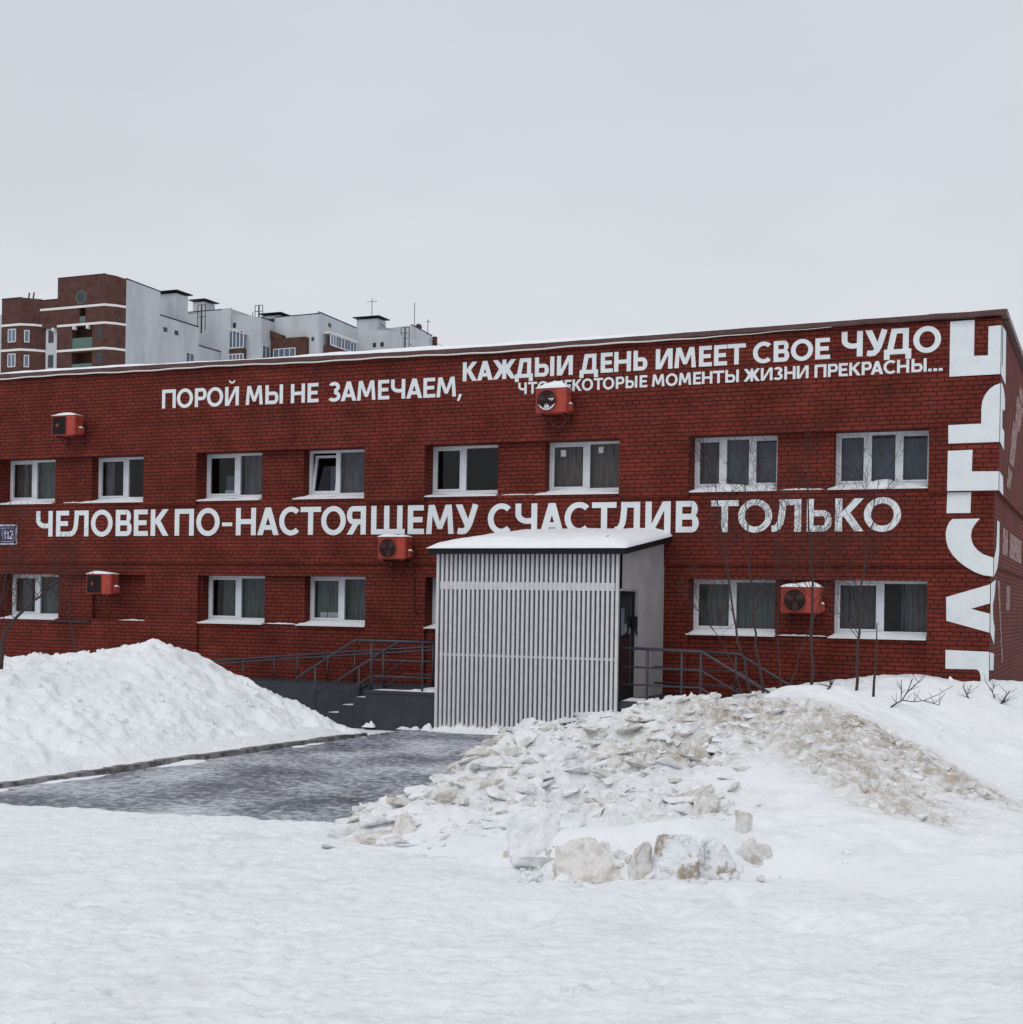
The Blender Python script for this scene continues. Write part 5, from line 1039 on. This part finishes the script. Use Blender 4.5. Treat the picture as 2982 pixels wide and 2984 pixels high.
xs = np.concatenate([np.arange(-4.2, 4.2, .033), np.arange(4.2, 12.4, .055)]); ys = np.concatenate([np.arange(9.6, 12.2, .05), np.arange(12.2, 18.8, .033), np.arange(18.8, 25.2, .07)]); X, Y = np.meshgrid(xs, ys, indexing='ij')
Zr = right_z(X, Y); G = ground_z(X, Y, False); wallside = (X-C0.x)*NY.x+(Y-C0.y)*NY.y
keep = (Zr > G-.10) & (wallside < .9)
DM = np.clip(1.25*dirt_mask(X, Y)+.36*rub_mask(X, Y)*sstep(.1, .4, Zr-G), 0, 1.3)
M_RSNOW = snow_mat('dirty_piled_snow', base=(.84, .865, .895), dirt=(.46, .415, .36), lo=.40, hi=.62, scale=6.5, stretch=(.9, 1.2, 1), grey=(.70, .72, .76), glo=.52, ghi=.82, gscale=2.0, bump=.5, attr='dirt')
rp = grid_obj('snow_pile', xs, ys, Zr, M_RSNOW, keep, DM)
tag(rp, 'wide grimy snow pile at the right with broken ice and dirt on top', 'snow pile')
def surf(x, y):
    a = np.array([x]); b = np.array([y]); return max(float(right_z(a, b)[0]), float(ground_z(a, b, False)[0]))
def hit_surf(u, v, fn=surf, y0=9.0, y1=26.0):
    r = ray(u, v); Yq = y0
    while Yq < y1:
        if CAMZ+r.z*Yq < fn(r.x*Yq, Yq): break
        Yq += .3
    lo_, hi_ = Yq-.3, Yq
    for _ in range(6):
        Yq = (lo_+hi_)/2
        if CAMZ+r.z*Yq < fn(r.x*Yq, Yq): hi_ = Yq
        else: lo_ = Yq
    return Vector((r.x*Yq, Yq, fn(r.x*Yq, Yq)))

# broken slabs of ice and crusted snow
def chunk(bm_pts, size, rot, loc, rng, cut=.25):
    bm = bmesh.new()
    for k in range(rng.randint(11, 17)):
        v = Vector((rng.uniform(-1, 1), rng.uniform(-1, 1), rng.choice((-1, 1))*rng.uniform(.7, 1)))
        if abs(v.x)+abs(v.y) > 1.55: v.x *= .75; v.y *= .75
        bm.verts.new((v.x*size[0], v.y*size[1], v.z*size[2]))
    bmesh.ops.convex_hull(bm, input=bm.verts); bmesh.ops.delete(bm, geom=[v for v in bm.verts if not v.link_faces], context='VERTS')
    bmesh.ops.bevel(bm, geom=list(bm.edges), offset=min(size)*(.16 if max(size) < .15 else .3), segments=1 if max(size) < .15 else 2, affect='EDGES', clamp_overlap=True)
    if max(size) > .09:
        bmesh.ops.triangulate(bm, faces=bm.faces)
        bmesh.ops.subdivide_edges(bm, edges=list(bm.edges), cuts=2 if max(size) < .2 else 4, use_grid_fill=True)
        bm.normal_update(); sd_ = rng.uniform(0, 50); a_ = min(size)
        for v in bm.verts:
            q = Vector((v.co.x/a_*.8+sd_, v.co.y/a_*.8, v.co.z/a_*.8)); v.co += v.normal*a_*(.24*mnoise.noise(q)+.16*mnoise.noise(q*2.6)+.10*mnoise.noise(q*6))
    mtx = Matrix.Translation(loc) @ rot.to_matrix().to_4x4(); bm.transform(mtx); bm.verts.index_update()
    vs = [v.co.copy() for v in bm.verts]; fs = [tuple(v.index for v in f.verts) for f in bm.faces]; bm.free()
    return vs, fs
from mathutils import Euler
M_CHW = snow_mat('white_ice_crust', base=(.82, .835, .855), dirt=(.50, .45, .39), lo=.50, hi=.72, scale=2.2, grey=(.68, .70, .74), glo=.5, ghi=.8, gscale=5, bump=.5)
M_CHD = snow_mat('sandy_ice_crust', base=(.74, .73, .715), dirt=(.46, .405, .34), lo=.48, hi=.72, scale=4.5, grey=(.55, .52, .48), glo=.45, ghi=.7, gscale=9, bump=.6)
M_CHM = snow_mat('mixed_ice_crust', base=(.80, .82, .845), dirt=(.36, .305, .24), lo=.50, hi=.60, scale=5.5, grey=(.66, .67, .69), glo=.45, ghi=.7, gscale=6, bump=.6)
rb = {0: MB(), 1: MB()}
rng = random.Random(21)
cnt = 0; tries = 0
while cnt < 1000 and tries < 16000:
    tries += 1
    x = rng.uniform(-2.6, 3.6); y = rng.uniform(12.6, 17.4)
    a, b = np.array([x]), np.array([y]); z = float(tr_(a, b)[0]); g = float(ground_z(a, b, False)[0])
    if z < g+.02 or float(rub_mask(a, b)[0]) < rng.random()*.9+.1: continue
    # an open smooth apron at the front centre stays clean
    if y < 13.9 and -.6 < x < 1.6 and rng.random() < .85: continue
    s0 = rng.choice((.025, .03, .03, .04, .04, .05, .06, .07, .09, .11, .14, .17)); flat = rng.uniform(.18, .40)*(.8 if s0 > .1 else 1)
    rt = Euler((rng.gauss(0, .22)-.12, rng.gauss(0, .22)-.12, rng.gauss(.2, .9)))
    vs, fs = chunk(None, (s0*rng.uniform(1.0, 1.9), s0*rng.uniform(.7, 1.1), s0*flat), rt, Vector((x, y, surf(x, y)-s0*flat*.45)), rng)
    rb[1 if rng.random() < .20 else 0].add(vs, fs); cnt += 1
for k in range(150):
    u = rng.uniform(960, 1450)*1.5443; v = rng.uniform(1596, 1668)*1.5443
    p = hit_surf(u, v); s0 = rng.choice((.012, .016, .02, .03, .04, .06))
    vs, fs = chunk(None, (s0*1.3, s0, s0*.7), Euler((rng.gauss(0, .4), rng.gauss(0, .4), rng.uniform(0, 6))), p+Vector((0, 0, -s0*.1)), rng)
    rb[1 if rng.random() < .25 else 0].add(vs, fs)
k = 0
while k < 330:
    dx0, dy0, da, db = DIRT[rng.randrange(len(DIRT))]; x = dx0+rng.gauss(0, .5); y = dy0+rng.gauss(0, .32)
    if float(dirt_mask(np.array([x]), np.array([y]))[0]) < .45: continue
    s0 = rng.choice((.015, .02, .025, .03, .04, .055))
    vs, fs = chunk(None, (s0*1.4, s0, s0*.6), Euler((rng.gauss(0, .4), rng.gauss(0, .4), rng.uniform(0, 6))), Vector((x, y, surf(x, y)-s0*.1)), rng)
    rb[1 if rng.random() < .5 else 0].add(vs, fs); k += 1
M_ = rb[0]; n0 = len(M_.f); nv = len(M_.v)
M_.v += rb[1].v; M_.f += [tuple(i+nv for i in f) for f in rb[1].f]; M_.sm += rb[1].sm
ro_ = M_.build('ice_rubble', M_CHW); ro_.data.materials.append(M_CHD)
for i, p in enumerate(ro_.data.polygons):
    if i >= n0: p.material_index = 1
tag(ro_, 'jumble of small broken slabs of icy snow on the pile', 'rubble', kind='stuff')
lb_ = MB(); cnt = 0
while cnt < 260:
    k = rng.uniform(.02, 1.0); q = KA+d*(L*k*1.0)+nrm*rng.uniform(.25, 5.5)
    if q.y > 26.5: continue
    z = float(left_z(np.array([q.x]), np.array([q.y]))[0]); s0 = rng.choice((.015, .02, .025, .03, .04, .06))
    if z < .05: continue
    vs, fs = chunk(None, (s0*1.2, s0, s0*.7), Euler((rng.gauss(0, .5), rng.gauss(0, .5), rng.uniform(0, 6))), Vector((q.x, q.y, z)), rng)
    lb_.add(vs, fs); cnt += 1
for k in range(170):                                                   # lumps along the crests and over the right bank
    if k < 80:
        x = rng.uniform(3.2, 9.5); y = rng.uniform(18.2, 23.3)
    else: x = rng.uniform(1.5, 8.5); y = rng.uniform(11.5, 18.4)
    s0 = rng.choice((.012, .018, .025, .035, .05)); z = surf(x, y)-s0*.25
    vs, fs = chunk(None, (s0*1.2, s0, s0*.75), Euler((rng.gauss(0, .5), rng.gauss(0, .5), rng.uniform(0, 6))), Vector((x, y, z+s0*.25)), rng); lb_.add(vs, fs)
tag(lb_.build('snow_lumps', M_PSNOW), 'small lumps of snow scattered over the banks', 'snow lumps', kind='stuff')
def ice(u, v, size, rot, label, m_, lift=.3, seed=1, depth=None):
    """u,v: display pixel of the foot of the block"""
    p = hit_surf(u*1.5443, v*1.5443); rg = random.Random(seed)
    t = Vector((p.x, p.y+size[1]*.2, p.z-.04)); bm_v, bm_f = chunk(None, size, Euler(rot), Vector((0, 0, size[2]*lift*0+lift*.55)), rg)
    o = MB().add(bm_v, bm_f).build('ice_block', m_); o.location = t
    return tag(o, label, 'ice block', 'broken ice blocks on the right snow pile')
def ice_slab(pts, thick, tilt, yaw, label, m_, seed=1, sink=.085):
    """a broken slab with its own outline (display pixels give the outline, its real size follows from where it stands)"""
    rg = random.Random(seed); u0 = sum(p[0] for p in pts)/len(pts); v0 = max(p[1] for p in pts)
    p = hit_surf(u0*1.5443, v0*1.5443); k = p.y/FPX*1.5443
    pl = [((x-u0)*k*1.10, ((v0-y)*k*1.06+(sink if y < v0-12 else 0))/max(.97, math.cos(tilt))) for x, y in pts]
    bm = bmesh.new(); n = len(pl)
    A_ = [bm.verts.new((x, -thick/2, z)) for x, z in pl]; B_ = [bm.verts.new((x*.93+rg.uniform(-.01, .01), thick/2, z*.95+rg.uniform(-.01, .01))) for x, z in pl]
    bm.faces.new(A_); bm.faces.new(B_[::-1])
    for i in range(n): bm.faces.new((A_[i], B_[i], B_[(i+1) % n], A_[(i+1) % n]))
    bmesh.ops.recalc_face_normals(bm, faces=bm.faces)
    bmesh.ops.bevel(bm, geom=list(bm.edges), offset=.018, segments=2, affect='EDGES', clamp_overlap=True)
    bmesh.ops.triangulate(bm, faces=bm.faces)
    for _ in range(3):
        bmesh.ops.subdivide_edges(bm, edges=[e for e in bm.edges if e.calc_length() > .045], cuts=1); bmesh.ops.triangulate(bm, faces=bm.faces)
    bm.normal_update()
    for v in bm.verts:
        q = v.co*7+Vector((seed*3.1, 0, 0)); v.co += v.normal*(.030*mnoise.noise(q)+.016*mnoise.noise(q*2.7)+.008*mnoise.noise(q*6))
    bm.transform(Matrix.Translation((0, 0, -sink)) @ Matrix.Rotation(yaw, 4, 'Z') @ Matrix.Rotation(-tilt, 4, 'X'))
    bm.verts.index_update(); o = MB().add([v.co.copy() for v in bm.verts], [tuple(v.index for v in f.verts) for f in bm.faces]).build('ice_block', m_); bm.free(); o.location = p+Vector((0, thick*.3, 0))
    return tag(o, label, 'ice block', 'broken ice blocks on the right snow pile')
ice_slab([(1050, 1655), (1056, 1605), (1083, 1592), (1122, 1583), (1134, 1594), (1154, 1626), (1176, 1657)], .14, .62, .05, 'large flat beige slab of ice leaning at the front of the pile', M_CHD, 3)
ice_slab([(1194, 1655), (1197, 1622), (1212, 1600), (1228, 1594), (1233, 1655)], .13, .15, .35, 'narrow upright beige block beside the white brown edged block', M_CHD, 8)
ice_slab([(1241, 1657), (1241, 1605), (1250, 1582), (1300, 1583), (1318, 1602), (1321, 1657)], .26, .12, -.12, 'boxy white block with brown patches, front row of the pile', M_CHM, 12)
ice_slab([(1327, 1648), (1332, 1602), (1350, 1586), (1372, 1606), (1388, 1642)], .20, .25, .3, 'tilted greyish white block right of the boxy block', M_CHM, 14)
ice_slab([(968, 1612), (962, 1552), (992, 1537), (1030, 1533), (1054, 1540), (1057, 1582), (1010, 1604)], .16, .30, .2, 'pale fluted ice slab standing on the left part of the front', M_CHW, 22)
ice(1415, 1618, (.12, .08, .14), (-.1, -.35, .3), 'small pointed sandy block at the right end of the front row', M_CHD, .11, 18)
ice(1020, 1625, (.36, .2, .05), (-.05, .1, .2), 'long flat white slab lying before the fluted slab', M_CHW, .05, 24)
ice(905, 1478, (.26, .16, .15), (-.2, -.5, .4), 'brown topped lump on the left edge of the pile above the path', M_CHD, .12, 31)
ice(835, 1512, (.24, .15, .11), (-.1, -.3, .5), 'beige lump low on the left edge of the pile', M_CHD, .08, 35)
ice(985, 1402, (.26, .20, .10), (-.25, -.45, .3), 'white block with dark underside at the top left of the pile', M_CHW, .16, 39)
ice(1405, 1572, (.10, .06, .18), (-.1, .1, .3), 'thin upright sandy sliver behind the right end of the front row', M_CHD, .13, 44)
ice(1335, 1530, (.22, .12, .16), (-.3, .15, -.2), 'beige streaked slab in the middle right of the pile', M_CHD, .11, 46)
ice(640, 1600, (.24, .16, .055), (-.1, .1, .3), 'lowest flat white slab at the left tip of the pile', M_CHW, .05, 51)
ice(655, 1572, (.26, .18, .08), (-.1, -.1, .6), 'white slab stacked at the left tip beside the path edge', M_CHW, .09, 53)
ice(710, 1560, (.24, .16, .09), (-.25, .3, .2), 'tilted white slab second from the left tip of the pile', M_CHW, .10, 55)
ice(745, 1575, (.24, .05, .13), (-.55, -.5, .5), 'flat leaning beige slab near the left tip of the pile', M_CHD, .10, 57)

# ------------------------------------------------------------------ bare trees, twigs
def branches(m, p, dirn, length, r, depth, rng, tips, nseg=5, up=.10, spread=.55, kids=(3, 5)):
    pts = [p.copy()]; dv = dirn.normalized(); q = p.copy()
    for i in range(nseg):
        dv = (dv+Vector((rng.gauss(0, .10), rng.gauss(0, .10), rng.gauss(up, .06)))).normalized(); q = q+dv*(length/nseg); pts.append(q.copy())
    rs = [max(.0018, .85*r*(1-.72*i/nseg)) for i in range(nseg+1)]
    m.tube(pts, rs, 5 if r > .008 else 4, False)
    if depth == 0: tips.append(pts[-1]); return
    for k in range(rng.randint(*kids)):
        t = rng.uniform(.25, .98); i = min(nseg-1, int(t*nseg)); b = pts[i]+(pts[i+1]-pts[i])*(t*nseg-i)
        ax = (pts[i+1]-pts[i]).normalized(); side = Vector((rng.gauss(0, 1), rng.gauss(0, .8), rng.gauss(.15, .5))).normalized()
        nd = (ax*(1-spread)+side*spread).normalized()
        branches(m, b, nd, length*rng.uniform(.38, .62), max(.0025, rs[i]*.55), depth-1, rng, tips, 4, up, spread, kids)
def tree(label, path, rs, seed, tops, depth=2, name='bare_tree', blen=(.5, 1.1), nb=12, group='bare saplings in front of the right wall', t0=.3, kids=(3, 5)):
    rng = random.Random(seed); base = path[0]
    t = tag(empty(name, base), label, 'tree' if name == 'bare_tree' else 'shrub', group)
    pts = [p-base for p in path]; fine = [pts[0]]
    for a, b in zip(pts, pts[1:]):
        for k in range(1, 4): fine.append(a+(b-a)*k/3+Vector((rng.gauss(0, .012), rng.gauss(0, .012), 0)))
    n = len(fine); rs = (rs[0]*.64, rs[1]*.7); rr = [rs[0]+(rs[1]-rs[0])*i/(n-1) for i in range(n)]
    tm = MB(); tm.tube(fine, rr, 7); tm.build('trunk', M_BARK, t)
    cm = MB(); tips = []
    for k in range(nb):
        f = rng.uniform(t0, 1.0); i = min(n-2, int(f*(n-1))); b = fine[i]+(fine[i+1]-fine[i])*(f*(n-1)-i)
        side = Vector((rng.choice((-1, 1))*rng.uniform(.4, 1), rng.gauss(0, .5), rng.uniform(.5, 1.5)))
        branches(cm, b, side, rng.uniform(*blen)*(1.15-.5*f), max(.004, rr[i]*.42), depth, rng, tips, 5, .08, .5, kids)
    co = cm.build('crown', M_TWIG, t)
    return t
def pth(pix, Yd): return [at(u, v, Yd+.12*i) for i, (u, v) in enumerate(pix)]
tree('thin bare sapling nearest the porch, in front of the lower window', pth([(2190, 2030), (2153, 1872), (2131, 1742), (2110, 1587), (2090, 1440), (2070, 1330)], 21.3), (.034, .007), 101, None, nb=20)
tree('thin bare sapling second from the porch, in front of the lower window', pth([(2225, 2020), (2206, 1898), (2199, 1820), (2186, 1690), (2180, 1551), (2173, 1430), (2165, 1300)], 21.6), (.034, .006), 102, None, nb=20)
tree('slim straight sapling beside the red air conditioner', pth([(2275, 2010), (2272, 1950), (2268, 1794), (2268, 1640), (2266, 1510), (2258, 1400)], 22.2), (.022, .005), 103, None, nb=15)
tree('thickest bare sapling, crossing the red air conditioner', pth([(2364, 2010), (2367, 1846), (2367, 1690), (2359, 1535), (2357, 1406), (2350, 1290)], 21.0), (.042, .007), 104, None, nb=22)
tree('bare sapling with dark foot, in front of the farthest right lower window', pth([(2493, 2040), (2499, 1950), (2504, 1846), (2512, 1716), (2522, 1597), (2546, 1483), (2560, 1370)], 20.6), (.040, .006), 105, None, nb=24)
tree('spindly sapling standing just right of the right stair rails', pth([(2300, 2015), (2330, 1900), (2390, 1760), (2430, 1600), (2450, 1450)], 22.6), (.018, .004), 106, None, nb=10)
tree('bare low bush spreading beside the porch wall', pth([(2170, 2035), (2120, 1900), (2040, 1780), (1960, 1700)], 21.8), (.018, .004), 107, None, nb=9, blen=(.4, .8))
st = hit_surf(2545, 2030); so = tag(empty('stake', st), 'short dark stick poking out of the snow bank', 'stick')
MB().tube([(0, 0, -.1), (.01, 0, .2), (.03, 0, .42), (.035, .0, .95)], [.018, .016, .012, .006], 6).build('stem', M_BARK, so)
lfn = lambda x, y: float(left_z(np.array([x]), np.array([y]))[0])
tree('dark bare tree leaning right at the left edge, in front of the lower window', [at(u, v, 20.3+.06*i) for i, (u, v) in enumerate([(2, 1950), (6, 1880), (14, 1845), (47, 1798), (103, 1749), (140, 1719), (172, 1691), (203, 1663)])], (.055, .006), 111, None, nb=20, group=None, blen=(.45, .95))
tree('bare tree at the left edge reaching up past the number plate', [at(u, v, 20.6+.06*i) for i, (u, v) in enumerate([(-30, 1950), (-25, 1880), (-10, 1800), (10, 1720), (25, 1650), (40, 1590), (45, 1530)])], (.045, .006), 112, None, nb=18, group=None, blen=(.35, .8))
tree('small bare shrub behind the crest of the left snow bank', [at(u, v, 23.6) for u, v in [(218, 1910), (213, 1850), (208, 1825), (203, 1780), (200, 1720), (205, 1670)]], (.026, .005), 113, None, nb=13, name='bare_shrub', group=None, blen=(.35, .85), t0=.2)
def twig(label, pls, rad=.011, seed=5):
    b = hit_surf(*pls[0][0]); t = tag(empty('twig', b), label, 'twig'); m = MB(); rg = random.Random(seed)
    for k, pl in enumerate(pls):
        pts = []
        for i, (u, v) in enumerate(pl):
            p = at(u, v, b.y+.10*i); pts.append(p-b)
        m.tube(pts, [rad*(1-.5*i/max(1, len(pts)-1))*(1 if k == 0 else .6) for i in range(len(pts))], 5)
        for j in range(5):
            i = rg.randint(0, len(pts)-2); p = pts[i]+(pts[i+1]-pts[i])*rg.random(); dv = Vector((rg.gauss(0, .1), rg.gauss(0, .08), rg.uniform(.02, .16))); m.tube([p, p+dv*.6, p+dv], [.004, .003, .002], 4)
    m.build('stem', M_BARK, t); return t
twig('forked broken branch lying on the snow bank at the right', [[(2596, 2062), (2612, 2050), (2630, 2041), (2648, 2010), (2660, 1978)], [(2630, 2041), (2660, 2045), (2692, 2042), (2735, 2024), (2778, 1998)], [(2626, 2040), (2628, 2010), (2627, 1980)], [(2640, 2022), (2670, 1995), (2690, 1978)], [(2692, 2042), (2720, 2050), (2738, 2055)]])
twig('small twig stuck in the bank left of the corner', [[(2824, 2036), (2815, 2018), (2806, 2001)], [(2818, 2024), (2828, 2008)]], .010, 6)
twig('small twig stuck in the bank before the wall corner', [[(2900, 2034), (2892, 2014), (2872, 1985)], [(2893, 2016), (2898, 1990)]], .010, 7)
twig('dark twig with a tuft at the far right of the bank', [[(2918, 2050), (2930, 2034), (2943, 2013)], [(2922, 2046), (2938, 2038)], [(2922, 2048), (2934, 2046)]], .013, 8)
twig('short dark twig on the crest of the pile near the thick sapling', [[(2412, 2010), (2420, 2000), (2428, 1990)], [(2418, 2002), (2424, 1988)]], .012, 9)
